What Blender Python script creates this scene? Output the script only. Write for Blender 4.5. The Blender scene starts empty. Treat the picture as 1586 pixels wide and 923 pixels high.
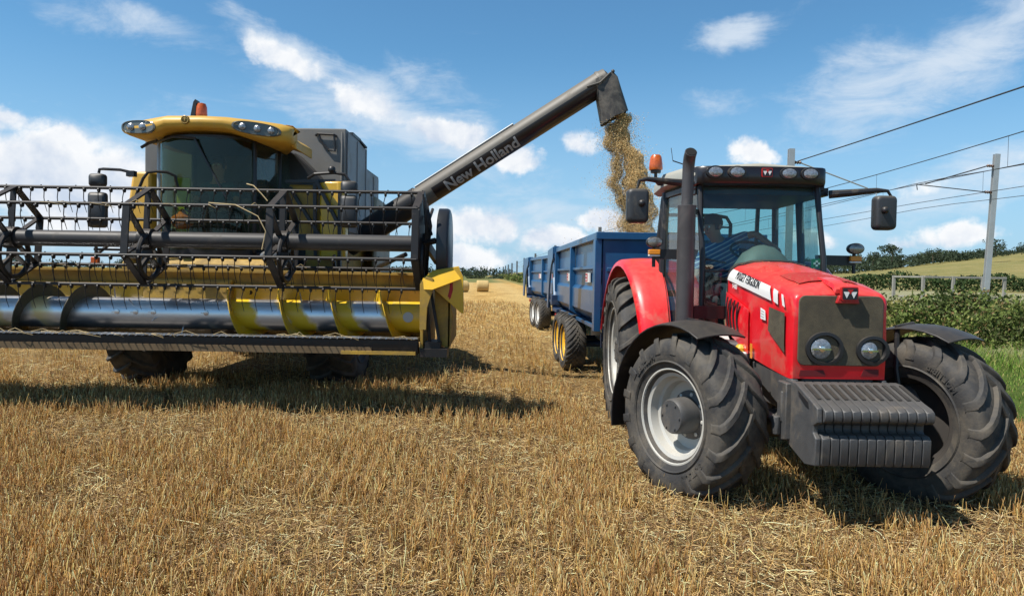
import bpy, bmesh, math, random
import numpy as np
from mathutils import Vector, Matrix, Euler
S = bpy.context.scene
random.seed(7)
RNG = np.random.default_rng(11)
PI = math.pi
rad = math.radians

# ------------------------------------------------------------------ camera
CAM_H = 1.771
PITCH, ROLL, FOC = .031, .016, 1145.0
cam_d = bpy.data.cameras.new("camera")
cam = bpy.data.objects.new("camera", cam_d)
S.collection.objects.link(cam)
_F = Vector((0, math.cos(PITCH), -math.sin(PITCH)))
_U = Vector((0, math.sin(PITCH), math.cos(PITCH)))
_X = Vector((1, 0, 0))
_R = math.cos(ROLL) * _X + math.sin(ROLL) * _U
_UP = -math.sin(ROLL) * _X + math.cos(ROLL) * _U
m = Matrix((_R, _UP, -_F)).transposed().to_4x4()
m.translation = Vector((0, 0, CAM_H))
cam.matrix_world = m
cam_d.sensor_width = 36
cam_d.lens = 36 * FOC / 1586
cam_d.clip_end = 6000
S.camera = cam

# ------------------------------------------------------------------ sun, exposure
SUN_D = Vector((.57, .27, -1.0)).normalized()      # the way the light travels
sun_d = bpy.data.lights.new("sun", 'SUN')
sun_d.energy = 5.0
sun_d.angle = rad(.5)
sun_d.color = (1.0, .95, .87)
sun = bpy.data.objects.new("sun", sun_d)
S.collection.objects.link(sun)
sun.rotation_euler = SUN_D.to_track_quat('-Z', 'Y').to_euler()
sun.location = (-20, -10, 40)
S.view_settings.view_transform = 'Standard'
S.view_settings.look = 'None'
S.view_settings.exposure = 0.36
S.view_settings.gamma = 1.0
S.view_settings.use_curve_mapping = False
S.cycles.max_bounces = 8
S.cycles.transparent_max_bounces = 24
S.cycles.use_denoising = True


def pdir(px, py):
    """world direction of a point of the picture (used for far things: clouds, skyline)"""
    a, b = px - 793, py - 461.5
    u = a * math.cos(ROLL) + b * math.sin(ROLL)
    w = -a * math.sin(ROLL) + b * math.cos(ROLL)
    return (_F * FOC + _X * u - _U * w).normalized()


def bp(px, py, Y):
    d = pdir(px, py)
    return d.x / d.y * Y, CAM_H + d.z / d.y * Y


# ------------------------------------------------------------------ node helpers
class NT:
    def __init__(s, tree):
        s.t = tree; s.n = tree.nodes; s.l = tree.links
    def new(s, typ, **kw):
        n = s.n.new(typ)
        for k, v in kw.items(): setattr(n, k, v)
        return n
    def put(s, sock, v):
        if hasattr(v, 'is_output') or isinstance(v, bpy.types.NodeSocket): s.l.new(v, sock)
        elif v is not None:
            if isinstance(v, (tuple, list)) and len(v) == 3 and len(sock.default_value) == 4: v = tuple(v) + (1,)
            sock.default_value = v
    def math(s, op, a, b=None, c=None, clamp=False):
        n = s.new('ShaderNodeMath', operation=op); n.use_clamp = clamp
        s.put(n.inputs[0], a)
        if b is not None: s.put(n.inputs[1], b)
        if c is not None: s.put(n.inputs[2], c)
        return n.outputs[0]
    def vmath(s, op, a, b=None):
        n = s.new('ShaderNodeVectorMath', operation=op)
        s.put(n.inputs[0], a)
        if b is not None: s.put(n.inputs[1], b)
        return n.outputs['Value'] if op in ('LENGTH', 'DOT_PRODUCT', 'DISTANCE') else n.outputs['Vector']
    def noise(s, vec, scale, detail=4, rough=.5, dist=0, out='Fac'):
        n = s.new('ShaderNodeTexNoise')
        if vec is not None: s.l.new(vec, n.inputs['Vector'])
        n.inputs['Scale'].default_value = scale; n.inputs['Detail'].default_value = detail
        n.inputs['Roughness'].default_value = rough; n.inputs['Distortion'].default_value = dist
        return n.outputs[out]
    def maprange(s, v, a, b, c=0., d=1., smooth=False):
        n = s.new('ShaderNodeMapRange')
        if smooth: n.interpolation_type = 'SMOOTHSTEP'
        s.put(n.inputs[0], v)
        for i, x in enumerate((a, b, c, d)): n.inputs[i + 1].default_value = x
        n.clamp = True
        return n.outputs[0]
    def mix(s, f, a, b, blend='MIX'):
        n = s.new('ShaderNodeMix', data_type='RGBA', blend_type=blend)
        s.put(n.inputs[0], f); s.put(n.inputs[6], a); s.put(n.inputs[7], b)
        return n.outputs[2]
    def mapping(s, vec, scale=(1, 1, 1), loc=(0, 0, 0), rot=(0, 0, 0), typ='POINT'):
        n = s.new('ShaderNodeMapping', vector_type=typ)
        s.l.new(vec, n.inputs['Vector'])
        n.inputs['Location'].default_value = loc; n.inputs['Rotation'].default_value = rot; n.inputs['Scale'].default_value = scale
        return n.outputs[0]
    def sep(s, v):
        n = s.new('ShaderNodeSeparateXYZ'); s.l.new(v, n.inputs[0]); return n.outputs
    def comb(s, x, y, z):
        n = s.new('ShaderNodeCombineXYZ')
        for i, v in enumerate((x, y, z)): s.put(n.inputs[i], v)
        return n.outputs[0]


# ------------------------------------------------------------------ world: sky and clouds
W = bpy.data.worlds.new("World"); S.world = W; W.use_nodes = True
T = NT(W.node_tree); T.n.clear()
sky = T.new('ShaderNodeTexSky', sky_type='NISHITA')
sky.sun_disc = False
SD = -SUN_D
sky.sun_elevation = math.asin(SD.z)
sky.sun_rotation = math.atan2(SD.x, SD.y) % (2 * PI)
sky.air_density = 1.0; sky.dust_density = .35; sky.ozone_density = 2.2; sky.altitude = 0
tc = T.new('ShaderNodeTexCoord')
D = T.vmath('NORMALIZE', tc.outputs['Generated'])
sx, sy, sz = T.sep(D)
az = T.math('ARCTAN2', sx, sy)
el = T.math('ARCSINE', sz)
P0 = T.comb(az, el, 0.)
wn = T.noise(P0, 5.5, 6, .6, out='Color')
wv = T.vmath('SUBTRACT', wn, (.5, .5, .5))
wsep = T.sep(wv)
P = T.comb(T.math('ADD', az, T.math('MULTIPLY', wsep[0], .16)), T.math('ADD', el, T.math('MULTIPLY', wsep[1], .10)), 0.)


def blobs(lst):
    tot = None
    for (px, py, rx, ry, rot, w) in lst:
        d = pdir(px, py)
        a, e = math.atan2(d.x, d.y), math.asin(d.z)
        v = T.mapping(P, scale=(rx / FOC, ry / FOC, 1), loc=(a, e, 0), rot=(0, 0, rot), typ='TEXTURE')
        q = T.vmath('LENGTH', v)
        c = T.maprange(q, 0, 1, w, 0, smooth=True)
        tot = c if tot is None else T.math('MAXIMUM', tot, c)
    return tot


# cumulus: px, py, radius x, radius y, tilt, weight
CU = blobs([(60, 262, 270, 105, -.05, 1.05), (20, 175, 100, 35, 0, .75), (160, 320, 260, 90, 0, .85), (90, 205, 110, 35, 0, .8),
            (1156, 232, 72, 42, 0, .98), (1490, 352, 120, 38, .06, .85), (1395, 358, 60, 22, 0, .6),
            (800, 248, 105, 36, -.25, .92), (690, 215, 150, 40, -.28, .84), (560, 172, 150, 40, -.30, .80), (450, 105, 130, 40, -.5, .72),
            (925, 330, 62, 48, 0, .95), (740, 345, 130, 60, 0, .86), (850, 372, 130, 52, 0, .84), (740, 392, 130, 40, 0, .72), (900, 225, 70, 42, -.3, .64),
            (1240, 365, 70, 30, 0, .7), (1480, 270, 190, 26, .12, .62)])
n1 = T.noise(P0, 13, 9, .62, .2)
n2 = T.noise(T.mapping(P0, loc=(.008, .022, 0)), 13, 4, .5, .2)
cu = T.math('ADD', CU, T.math('MULTIPLY', T.math('SUBTRACT', n1, .5), 1.35))
cu_a = T.maprange(cu, .32, .74, smooth=True)
# thin veils
CI = blobs([(450, 95, 150, 55, -.55, 1.0), (600, 190, 330, 85, -.28, 1.0), (250, 50, 190, 50, -.1, .7), (1140, 45, 120, 50, .1, .95),
            (1430, 110, 330, 110, .35, .95), (1560, 50, 240, 90, .3, .8), (1450, 290, 330, 70, .15, .8), (1080, 165, 130, 40, 0, .7),
            (830, 330, 420, 95, 0, .62), (130, 290, 420, 160, 0, 1.0), (640, 130, 240, 70, -.3, .55)])
n3 = T.noise(T.mapping(P0, rot=(0, 0, .35), scale=(5, 14, 1)), 1.6, 9, .66, .5)
ci_a = T.math('MULTIPLY', T.maprange(T.math('ADD', CI, T.math('MULTIPLY', T.math('SUBTRACT', n3, .5), 1.7)), .18, 1.10, smooth=True), .80)
# the rest of the sky round the viewer gets broken cloud too
n4 = T.noise(D, 2.6, 8, .6, .3)
away = T.maprange(sy, .35, -.1, smooth=True)
ot_a = T.math('MULTIPLY', T.math('MULTIPLY', T.maprange(n4, .56, .76, smooth=True), away), .35)
shade = T.maprange(T.math('SUBTRACT', n1, n2), -.15, .10)
core = T.maprange(cu, .6, 1.15)
shade = T.math('MULTIPLY', shade, T.math('SUBTRACT', 1.0, T.math('MULTIPLY', core, .35)))
ccol = T.mix(shade, (6.0, 6.9, 8.3), (9.7, 9.8, 9.9))
# sky colour, a little richer than the model
skc = T.mix(1.0, sky.outputs[0], (.74, 1.20, 1.36), 'MULTIPLY')
hz = T.maprange(el, 0.0, .30, .74, 0., smooth=True)
skc = T.mix(hz, skc, (3.9, 5.9, 8.4))
zk = T.maprange(el, .42, .95, 1., .42, smooth=True)
skc = T.mix(1.0, skc, T.comb(zk, zk, zk), 'MULTIPLY')
c = T.mix(ci_a, skc, (7.4, 8.2, 9.1))
c = T.mix(cu_a, c, ccol)
c = T.mix(ot_a, c, (8.5, 8.8, 9.2))
bg = T.new('ShaderNodeBackground'); bg.inputs[1].default_value = .080
T.l.new(c, bg.inputs[0])
wo = T.new('ShaderNodeOutputWorld'); T.l.new(bg.outputs[0], wo.inputs[0])

# ------------------------------------------------------------------ materials
MATS = {}


def mat(name, col, rough=.5, metal=0., var=.0, scale=6., dust=None, dust_amt=.0, dust_scale=3., bump=0., bscale=40., coat=0., spec=.5, updust=0.):
    if name in MATS: return MATS[name]
    M_ = bpy.data.materials.new(name); M_.use_nodes = True
    t = NT(M_.node_tree); b = t.n['Principled BSDF']
    tc = t.new('ShaderNodeTexCoord').outputs['Object']
    base = t.comb(0, 0, 0)
    rgb = t.new('ShaderNodeRGB'); rgb.outputs[0].default_value = (*col, 1); base = rgb.outputs[0]
    if var:
        n = t.noise(tc, scale, 6, .6)
        k = t.maprange(n, .25, .75, 1 - var, 1 + var)
        base = t.mix(1.0, base, t.comb(k, k, k), 'MULTIPLY')
    if dust is not None:
        n = t.noise(tc, dust_scale, 9, .68, .4)
        f = t.maprange(n, .62 - .35 * dust_amt, .78 - .1 * dust_amt, 0, min(1, .35 + .6 * dust_amt))
        if updust:
            g = t.new('ShaderNodeNewGeometry').outputs['Normal']
            nz = t.sep(g)[2]
            f2 = t.math('MULTIPLY', t.maprange(nz, .2, 1, 0, updust), t.maprange(t.noise(tc, 14, 8, .7), .25, .7, .25, 1.))
            f = t.math('MAXIMUM', f, f2)
        base = t.mix(f, base, dust)
        rr = t.math('ADD', rough, t.math('MULTIPLY', f, max(0, .9 - rough)))
        t.l.new(rr, b.inputs['Roughness'])
        if metal: t.l.new(t.math('MULTIPLY', metal, t.math('SUBTRACT', 1., f)), b.inputs['Metallic'])
    else:
        b.inputs['Roughness'].default_value = rough; b.inputs['Metallic'].default_value = metal
    t.l.new(base, b.inputs['Base Color'])
    b.inputs['Specular IOR Level'].default_value = spec
    if coat: b.inputs['Coat Weight'].default_value = coat; b.inputs['Coat Roughness'].default_value = .08
    if bump:
        bn = t.new('ShaderNodeBump'); bn.inputs['Strength'].default_value = 1.; bn.inputs['Distance'].default_value = bump
        t.l.new(t.noise(tc, bscale, 6, .6), bn.inputs['Height']); t.l.new(bn.outputs[0], b.inputs['Normal'])
    MATS[name] = M_
    return M_


def glass(name, tint, gloss=.04, fr=1.5, dust=.06):
    M_ = bpy.data.materials.new(name); M_.use_nodes = True
    t = NT(M_.node_tree); t.n.clear()
    tr = t.new('ShaderNodeBsdfTransparent'); tr.inputs[0].default_value = (*tint, 1)
    gl = t.new('ShaderNodeBsdfGlossy'); gl.inputs['Roughness'].default_value = gloss
    df = t.new('ShaderNodeBsdfDiffuse'); df.inputs[0].default_value = (.42, .38, .30, 1)
    lw_ = t.new('ShaderNodeLayerWeight'); lw_.inputs[0].default_value = .5
    f = t.math('ADD', fr, t.math('MULTIPLY', t.math('POWER', lw_.outputs['Facing'], 4.), .55))
    m1 = t.new('ShaderNodeMixShader'); m2 = t.new('ShaderNodeMixShader')
    t.l.new(f, m1.inputs[0]); t.l.new(tr.outputs[0], m1.inputs[1]); t.l.new(gl.outputs[0], m1.inputs[2])
    tc = t.new('ShaderNodeTexCoord').outputs['Object']
    t.l.new(t.maprange(t.noise(tc, 3, 8, .7), .3, .8, dust * .3, dust * 2), m2.inputs[0])
    t.l.new(m1.outputs[0], m2.inputs[1]); t.l.new(df.outputs[0], m2.inputs[2])
    o = t.new('ShaderNodeOutputMaterial'); t.l.new(m2.outputs[0], o.inputs[0])
    return M_


DUST = (.36, .29, .19)
RED = mat('red_paint', (.76, .010, .020), .36, dust=DUST, dust_amt=.30, dust_scale=3.5, coat=.35, updust=.30, var=.08)
REDD = mat('red_plastic', (.42, .008, .012), .5, dust=DUST, dust_amt=.35, updust=.25)
BLK = mat('black_plastic', (.018, .018, .020), .42, dust=DUST, dust_amt=.12, updust=.15)
BLKD = mat('black_dusty_steel', (.010, .009, .009), .5, dust=(.11, .08, .06), dust_amt=.18, updust=.32, dust_scale=9)
IRON = mat('cast_iron', (.066, .067, .069), .5, dust=(.28, .22, .15), dust_amt=.26, updust=.16, bump=.002, bscale=90, var=.2, scale=9)
EXH = mat('exhaust_paint', (.065, .060, .062), .42, dust=(.2, .17, .15), dust_amt=.25, var=.15)
RUB = mat('tyre_rubber', (.036, .035, .035), .72, dust=(.16, .135, .10), dust_amt=.6, dust_scale=5, bump=.0025, bscale=60, var=.2)
RIMS = mat('silver_rim_paint', (.50, .49, .45), .38, dust=(.42, .37, .28), dust_amt=.35, dust_scale=6, metal=.1)
RIMSH = mat('shaded_inner_rim', (.045, .040, .036), .7, dust=(.10, .08, .06), dust_amt=.4)  # shade on the wheel's inner face put into the base colour, dust over it
RIMY = mat('yellow_rim_paint', (.80, .46, .03), .45, dust=DUST, dust_amt=.2)
RIMW = mat('white_rim_paint', (.62, .62, .60), .45, dust=DUST, dust_amt=.4)
YEL = mat('yellow_paint', (.70, .41, .010), .34, dust=(.30, .22, .11), dust_amt=.32, dust_scale=3.5, updust=.35, coat=.3, var=.08)
YELC = mat('yellow_roof_paint', (.62, .36, .05), .40, dust=(.40, .28, .13), dust_amt=.25, updust=.35, var=.06)
YELD = mat('dusty_yellow_paint', (.46, .28, .03), .55, dust=(.20, .14, .07), dust_amt=.8, dust_scale=5, updust=.5, var=.2)
TANK = mat('grey_tank_steel', (.17, .165, .155), .48, dust=(.20, .18, .15), dust_amt=.5, dust_scale=2, var=.15)
TANKL = mat('pale_grey_steel', (.27, .28, .29), .5, dust=DUST, dust_amt=.35, var=.1)
STEEL = mat('bare_worn_steel', (.56, .56, .58), .24, metal=.95, dust=(.14, .12, .10), dust_amt=.28, dust_scale=4, var=.25, scale=3)
PIPE = mat('grey_painted_tube', (.045, .045, .047), .45, dust=(.17, .14, .11), dust_amt=.15, updust=.25, spec=.3)
PIPEU = mat('grey_brown_tube', (.12, .108, .09), .5, dust=(.24, .205, .16), dust_amt=.3, updust=.45)
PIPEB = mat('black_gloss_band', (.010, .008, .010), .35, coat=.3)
BLUE = mat('blue_trailer_paint', (.010, .078, .195), .38, dust=(.10, .14, .18), dust_amt=.05, dust_scale=2.2, updust=.12, coat=.2, var=.2, scale=2)
BLUED = mat('dark_blue_chassis_paint', (.012, .035, .09), .5, dust=(.18, .16, .13), dust_amt=.3)
WHT = mat('white_decal', (.78, .78, .76), .4)
LETB = mat('black_decal', (.02, .02, .022), .45)
LETG = mat('grey_decal', (.40, .38, .36), .5)
REDM = mat('red_decal', (.45, .012, .01), .5)
MESHM = mat('grille_mesh', (.062, .052, .034), .7, dust=(.14, .115, .07), dust_amt=.7, dust_scale=6, bump=.004, bscale=220)
CREAM = mat('cream_roof', (.38, .38, .33), .5, dust=DUST, dust_amt=.3, updust=.25)
ORG = mat('amber_lens', (.52, .10, .012), .28, coat=.5, var=.35, scale=40)
ORGL = mat('amber_marker', (.80, .28, .02), .3)
LENS = mat('lamp_glass', (.33, .35, .37), .22, metal=.55, var=.5, scale=45, bump=.004, bscale=55)
LENSD = mat('dark_lamp_glass', (.30, .29, .27), .25, metal=.6, var=.4, scale=50)
CHROME = mat('bright_metal', (.75, .75, .76), .12, metal=1.)
MIRB = mat('mirror_shell', (.035, .037, .040), .45, dust=DUST, dust_amt=.12, updust=.3)
DASH = mat('dash_moulding', (.16, .17, .15), .6)
SEATM = mat('seat_fabric', (.05, .05, .055), .9)
GRAIN = mat('grain', (.42, .25, .085), .7, var=.35, scale=160)
GALV = mat('galvanised_steel', (.40, .42, .43), .5, metal=.25, var=.12, scale=2)
WIRE = mat('dark_wire', (.035, .035, .038), .6)
WOODF = mat('weathered_rail_paint', (.27, .26, .23), .8, var=.2)
BALE = mat('baled_straw', (.50, .36, .15), .9, var=.25, scale=14, bump=.03, bscale=25)
SKIN = mat('skin', (.42, .22, .15), .55)
HAIR = mat('dark_hair', (.020, .015, .012), .7)
TROU = mat('dark_trousers', (.03, .035, .05), .9)
WHTB = mat('white_tank_plastic', (.70, .70, .66), .5)
TGLASS = glass('tractor_glass', (.80, .91, .90), .02, .030, .012)
CGLASS = glass('combine_cab_glass', (.70, .76, .64), .03, .030, .008)
SGLASS = glass('side_glass', (.78, .90, .90), .02, .03, .04)


def shirt_mat():
    M_ = bpy.data.materials.new('striped_shirt'); M_.use_nodes = True
    t = NT(M_.node_tree); b = t.n['Principled BSDF']; b.inputs['Roughness'].default_value = .9
    tc = t.new('ShaderNodeTexCoord').outputs['Object']
    v = t.mapping(tc, rot=(0, .5, 0))
    w = t.new('ShaderNodeTexWave', bands_direction='Z'); w.inputs['Scale'].default_value = 7; w.inputs['Distortion'].default_value = .6
    t.l.new(v, w.inputs[0])
    t.l.new(t.mix(t.maprange(w.outputs['Fac'], .80, .9), (.03, .12, .30), (.50, .60, .70)), b.inputs['Base Color'])
    return M_


SHIRT = shirt_mat()
SHIRTD = mat('dark_teal_shirt', (.03, .10, .13), .9)


# ------------------------------------------------------------------ mesh builder
class MB:
    def __init__(s):
        s.v = []; s.f = []; s.mi = []; s.cur = 0; s.M = Matrix.Identity(4)
    def mat(s, i): s.cur = i; return s
    def add(s, vs, fs):
        o = len(s.v)
        s.v += [s.M @ Vector(p) for p in vs]
        s.f += [tuple(i + o for i in f) for f in fs]; s.mi += [s.cur] * len(fs)
        return s
    def hexa(s, p):
        return s.add(p, [(0, 3, 2, 1), (4, 5, 6, 7), (0, 1, 5, 4), (1, 2, 6, 5), (2, 3, 7, 6), (3, 0, 4, 7)])
    def box(s, x0, x1, y0, y1, z0, z1):
        return s.hexa([(x0, y0, z0), (x1, y0, z0), (x1, y1, z0), (x0, y1, z0), (x0, y0, z1), (x1, y0, z1), (x1, y1, z1), (x0, y1, z1)])
    def prism(s, poly, axis, a, b):
        """poly in the two other axes (in x,y,z order), run from a to b along axis"""
        n = len(poly)
        def mk(p, h):
            if axis == 'x': return (h, p[0], p[1])
            if axis == 'y': return (p[0], h, p[1])
            return (p[0], p[1], h)
        vs = [mk(p, a) for p in poly] + [mk(p, b) for p in poly]
        fs = [tuple(range(n))[::-1], tuple(range(n, 2 * n))] + [(i, (i + 1) % n, n + (i + 1) % n, n + i) for i in range(n)]
        return s.add(vs, fs)
    def bar(s, p, q, w, h, up=(0, 0, 1)):
        p, q = Vector(p), Vector(q); d = (q - p).normalized(); up = Vector(up)
        if abs(d.dot(up)) > .98: up = Vector((1, 0, 0))
        a = d.cross(up).normalized() * w / 2; b = a.cross(d).normalized() * h / 2
        return s.hexa([p - a - b, p + a - b, p + a + b, p - a + b, q - a - b, q + a - b, q + a + b, q - a + b])
    def tube(s, pts, r, n=8, caps=True, flat=1.0):
        pts = [Vector(p) for p in pts]; k = len(pts)
        rs = r if isinstance(r, (list, tuple)) else [r] * k
        d0 = (pts[1] - pts[0]).normalized()
        a = d0.orthogonal().normalized(); vs = []; 
        for i in range(k):
            d = (pts[min(i + 1, k - 1)] - pts[max(i - 1, 0)]).normalized()
            a = (a - d * a.dot(d)).normalized(); b = d.cross(a)
            for j in range(n):
                t = 2 * PI * j / n
                vs.append(pts[i] + (a * math.cos(t) + b * math.sin(t) * flat) * rs[i])
        fs = [(i * n + j, i * n + (j + 1) % n, (i + 1) * n + (j + 1) % n, (i + 1) * n + j) for i in range(k - 1) for j in range(n)]
        if caps: fs += [tuple(range(n))[::-1], tuple((k - 1) * n + j for j in range(n))]
        return s.add(vs, fs)
    def lathe(s, prof, axis='x', n=32, c=(0, 0, 0), closed=False, sx=1., sy=1., cap=True):
        """prof: (h, r) along the axis"""
        k = len(prof); vs = []
        for h, r in prof:
            for j in range(n):
                t = 2 * PI * j / n; u, w = r * math.cos(t) * sx, r * math.sin(t) * sy
                p = {'x': (h, u, w), 'y': (u, h, w), 'z': (u, w, h)}[axis]
                vs.append(Vector(p) + Vector(c))
        fs = [(i * n + j, i * n + (j + 1) % n, (i + 1) * n + (j + 1) % n, (i + 1) * n + j) for i in range(k - 1) for j in range(n)]
        if closed: fs += [((k - 1) * n + j, (k - 1) * n + (j + 1) % n, (j + 1) % n, j) for j in range(n)]
        elif cap:
            if prof[0][1] > 1e-5: fs.append(tuple(range(n))[::-1])
            if prof[-1][1] > 1e-5: fs.append(tuple((k - 1) * n + j for j in range(n)))
        return s.add(vs, fs)
    def loft(s, secs, caps=True, closed=True):
        n = len(secs[0]); vs = [p for q in secs for p in q]; k = len(secs)
        m_ = n if closed else n - 1
        fs = [(i * n + j, i * n + (j + 1) % n, (i + 1) * n + (j + 1) % n, (i + 1) * n + j) for i in range(k - 1) for j in range(m_)]
        if caps: fs += [tuple(range(n))[::-1], tuple((k - 1) * n + j for j in range(n))]
        return s.add(vs, fs)
    def ball(s, c, r, n=16, m_=10, sc=(1, 1, 1)):
        vs = []; c = Vector(c)
        for i in range(m_ + 1):
            ph = PI * i / m_
            for j in range(n):
                t = 2 * PI * j / n
                vs.append(c + Vector((math.sin(ph) * math.cos(t) * sc[0], math.sin(ph) * math.sin(t) * sc[1], math.cos(ph) * sc[2])) * r)
        return s.add(vs, [(i * n + j, i * n + (j + 1) % n, (i + 1) * n + (j + 1) % n, (i + 1) * n + j) for i in range(m_) for j in range(n)])
    def sheet(s, grid, th=.01, nrm=(0, 0, 1)):
        """grid rows of points -> solid skin of thickness th"""
        R_, C_ = len(grid), len(grid[0]); nrm = Vector(nrm)
        top = [Vector(p) for r in grid for p in r]
        if isinstance(th, (int, float)):
            bot = []
            for i in range(R_):
                for j in range(C_):
                    a = Vector(grid[min(i + 1, R_ - 1)][j]) - Vector(grid[max(i - 1, 0)][j])
                    b = Vector(grid[i][min(j + 1, C_ - 1)]) - Vector(grid[i][max(j - 1, 0)])
                    k = a.cross(b); k = k.normalized() if k.length > 1e-9 else nrm
                    bot.append(Vector(grid[i][j]) - k * th)
        N = R_ * C_; fs = []
        for i in range(R_ - 1):
            for j in range(C_ - 1):
                a, b, c_, d = i * C_ + j, i * C_ + j + 1, (i + 1) * C_ + j + 1, (i + 1) * C_ + j
                fs += [(a, b, c_, d), (a + N, d + N, c_ + N, b + N)]
        for j in range(C_ - 1):
            fs += [(j, j + N, j + 1 + N, j + 1)]; a = (R_ - 1) * C_ + j; fs += [(a, a + 1, a + 1 + N, a + N)]
        for i in range(R_ - 1):
            a = i * C_; fs += [(a, a + C_, a + C_ + N, a + N)]; a = i * C_ + C_ - 1; fs += [(a, a + N, a + C_ + N, a + C_)]
        return s.add(top + bot, fs)
    def build(s, name, mats, parent=None, bevel=0., smooth=35, rel=True, seg=2):
        me = bpy.data.meshes.new(name)
        off = Vector((0, 0, 0))
        if rel and parent is not None: off = wloc(parent)
        me.from_pydata([tuple(p - off) for p in s.v], [], s.f)
        if not isinstance(mats, (list, tuple)): mats = [mats]
        for m_ in mats: me.materials.append(m_)
        me.polygons.foreach_set('material_index', s.mi)
        bm = bmesh.new(); bm.from_mesh(me)
        bmesh.ops.remove_doubles(bm, verts=bm.verts, dist=1e-5)
        bmesh.ops.recalc_face_normals(bm, faces=bm.faces)
        bm.to_mesh(me); bm.free()
        if smooth:
            me.shade_smooth(); me.set_sharp_from_angle(angle=rad(smooth))
        o = bpy.data.objects.new(name, me); S.collection.objects.link(o)
        if parent is not None: o.parent = parent
        if bevel:
            b = o.modifiers.new('bevel', 'BEVEL'); b.width = bevel; b.segments = seg; b.limit_method = 'ANGLE'; b.angle_limit = rad(40)
        return o


def wloc(o):
    v = Vector(o.location)
    while o.parent is not None:
        o = o.parent; v = v + Vector(o.location)
    return v


def tag(o, label=None, cat=None, group=None, kind=None):
    if label: o['label'] = label
    if cat: o['category'] = cat
    if group: o['group'] = group
    if kind: o['kind'] = kind
    return o


def empty(name, loc, label, cat, group=None, rz=0.):
    o = bpy.data.objects.new(name, None); S.collection.objects.link(o)
    o.location = loc; o.rotation_euler = (0, 0, rz); o.empty_display_size = .3
    return tag(o, label, cat, group)


def text_mesh(body, size, extrude=.002, offset=0., shear=0., align='CENTER', space=1., cuts=0.):
    cu = bpy.data.curves.new('txt', 'FONT'); cu.body = body; cu.size = size; cu.extrude = extrude; cu.offset = offset
    cu.shear = shear; cu.align_x = align; cu.align_y = 'CENTER'; cu.space_character = space
    o = bpy.data.objects.new('txt', cu); S.collection.objects.link(o)
    dg = bpy.context.evaluated_depsgraph_get(); dg.update()
    me = bpy.data.meshes.new_from_object(o.evaluated_get(dg))
    if cuts:
        bm = bmesh.new(); bm.from_mesh(me)
        for ax in (0, 1):
            lo = min(v.co[ax] for v in bm.verts); hi = max(v.co[ax] for v in bm.verts); c_ = lo + cuts
            while c_ < hi:
                p = [0, 0, 0]; p[ax] = c_; n = [0, 0, 0]; n[ax] = 1
                bmesh.ops.bisect_plane(bm, geom=bm.verts[:] + bm.edges[:] + bm.faces[:], plane_co=p, plane_no=n); c_ += cuts
        bm.to_mesh(me); bm.free()
    vs = [Vector(v.co) for v in me.vertices]; fs = [tuple(p.vertices) for p in me.polygons]
    bpy.data.objects.remove(o); bpy.data.curves.remove(cu); bpy.data.meshes.remove(me)
    return vs, fs


def big_mesh(name, co, faces4, mats, col=None, smooth=False, mi=None):
    """fast mesh from numpy: co (N,3), faces4 (M,k)"""
    me = bpy.data.meshes.new(name); k = faces4.shape[1]
    me.vertices.add(len(co)); me.vertices.foreach_set('co', co.astype(np.float32).ravel())
    me.loops.add(faces4.size); me.loops.foreach_set('vertex_index', faces4.astype(np.int32).ravel())
    me.polygons.add(len(faces4)); me.polygons.foreach_set('loop_start', np.arange(0, faces4.size, k, dtype=np.int32))
    me.polygons.foreach_set('loop_total', np.full(len(faces4), k, np.int32))
    if mi is not None: me.polygons.foreach_set('material_index', mi.astype(np.int32))
    me.update(calc_edges=True)
    if col is not None:
        a = me.color_attributes.new('tone', 'FLOAT_COLOR', 'POINT')
        c4 = np.ones((len(co), 4), np.float32); c4[:, :3] = col
        a.data.foreach_set('color', c4.ravel())
    for m_ in (mats if isinstance(mats, list) else [mats]): me.materials.append(m_)
    o = bpy.data.objects.new(name, me); S.collection.objects.link(o)
    return o


def tone_mat(name, rough=.8, trans=.0, spec=.3):
    """colour from the mesh's own per-piece tone attribute"""
    M_ = bpy.data.materials.new(name); M_.use_nodes = True
    t = NT(M_.node_tree); b = t.n['Principled BSDF']
    a = t.new('ShaderNodeAttribute'); a.attribute_name = 'tone'
    t.l.new(a.outputs['Color'], b.inputs['Base Color']); b.inputs['Roughness'].default_value = rough
    b.inputs['Specular IOR Level'].default_value = spec
    if trans:
        tr = t.new('ShaderNodeBsdfTranslucent'); t.l.new(a.outputs['Color'], tr.inputs[0])
        mx = t.new('ShaderNodeMixShader'); mx.inputs[0].default_value = trans
        t.l.new(b.outputs[0], mx.inputs[1]); t.l.new(tr.outputs[0], mx.inputs[2])
        t.l.new(mx.outputs[0], t.n['Material Output'].inputs[0])
    return M_


# ------------------------------------------------------------------ terrain
RDX, RDA = -.0384, 0.  # the railway, verge and hedge run towards a point a little left of straight ahead


def sst(x, a, b):
    t = np.clip((x - a) / (b - a), 0, 1); return t * t * (3 - 2 * t)


FLD = [(765, 432), (880, 430), (1100, 428), (1300, 424), (1340, 422), (1400, 413), (1470, 404), (1540, 396), (1590, 390), (1700, 385), (1900, 378), (2400, 372)]
FLX, FLZ = np.array([bp(px, py, 330.) for px, py in FLD]).T


def xr(x, y): return x - RDX * y            # distance to the right of the railway's vanishing line


def field_h(x, y):
    x = np.asarray(x, float); y = np.asarray(y, float)
    h = .15 * (1 - sst(x, -1.2, 1.2)) * sst(y, 5.0, 7.6) * (1 - sst(y, 25, 70))
    h = h + .012 * np.sin(x * 1.7 + y * .6) * np.sin(y * 1.1 - x * .4) + .02 * np.sin(x * .31 + 1) * np.sin(y * .23)
    h = h - .03 * 0 * x
    return h


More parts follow.
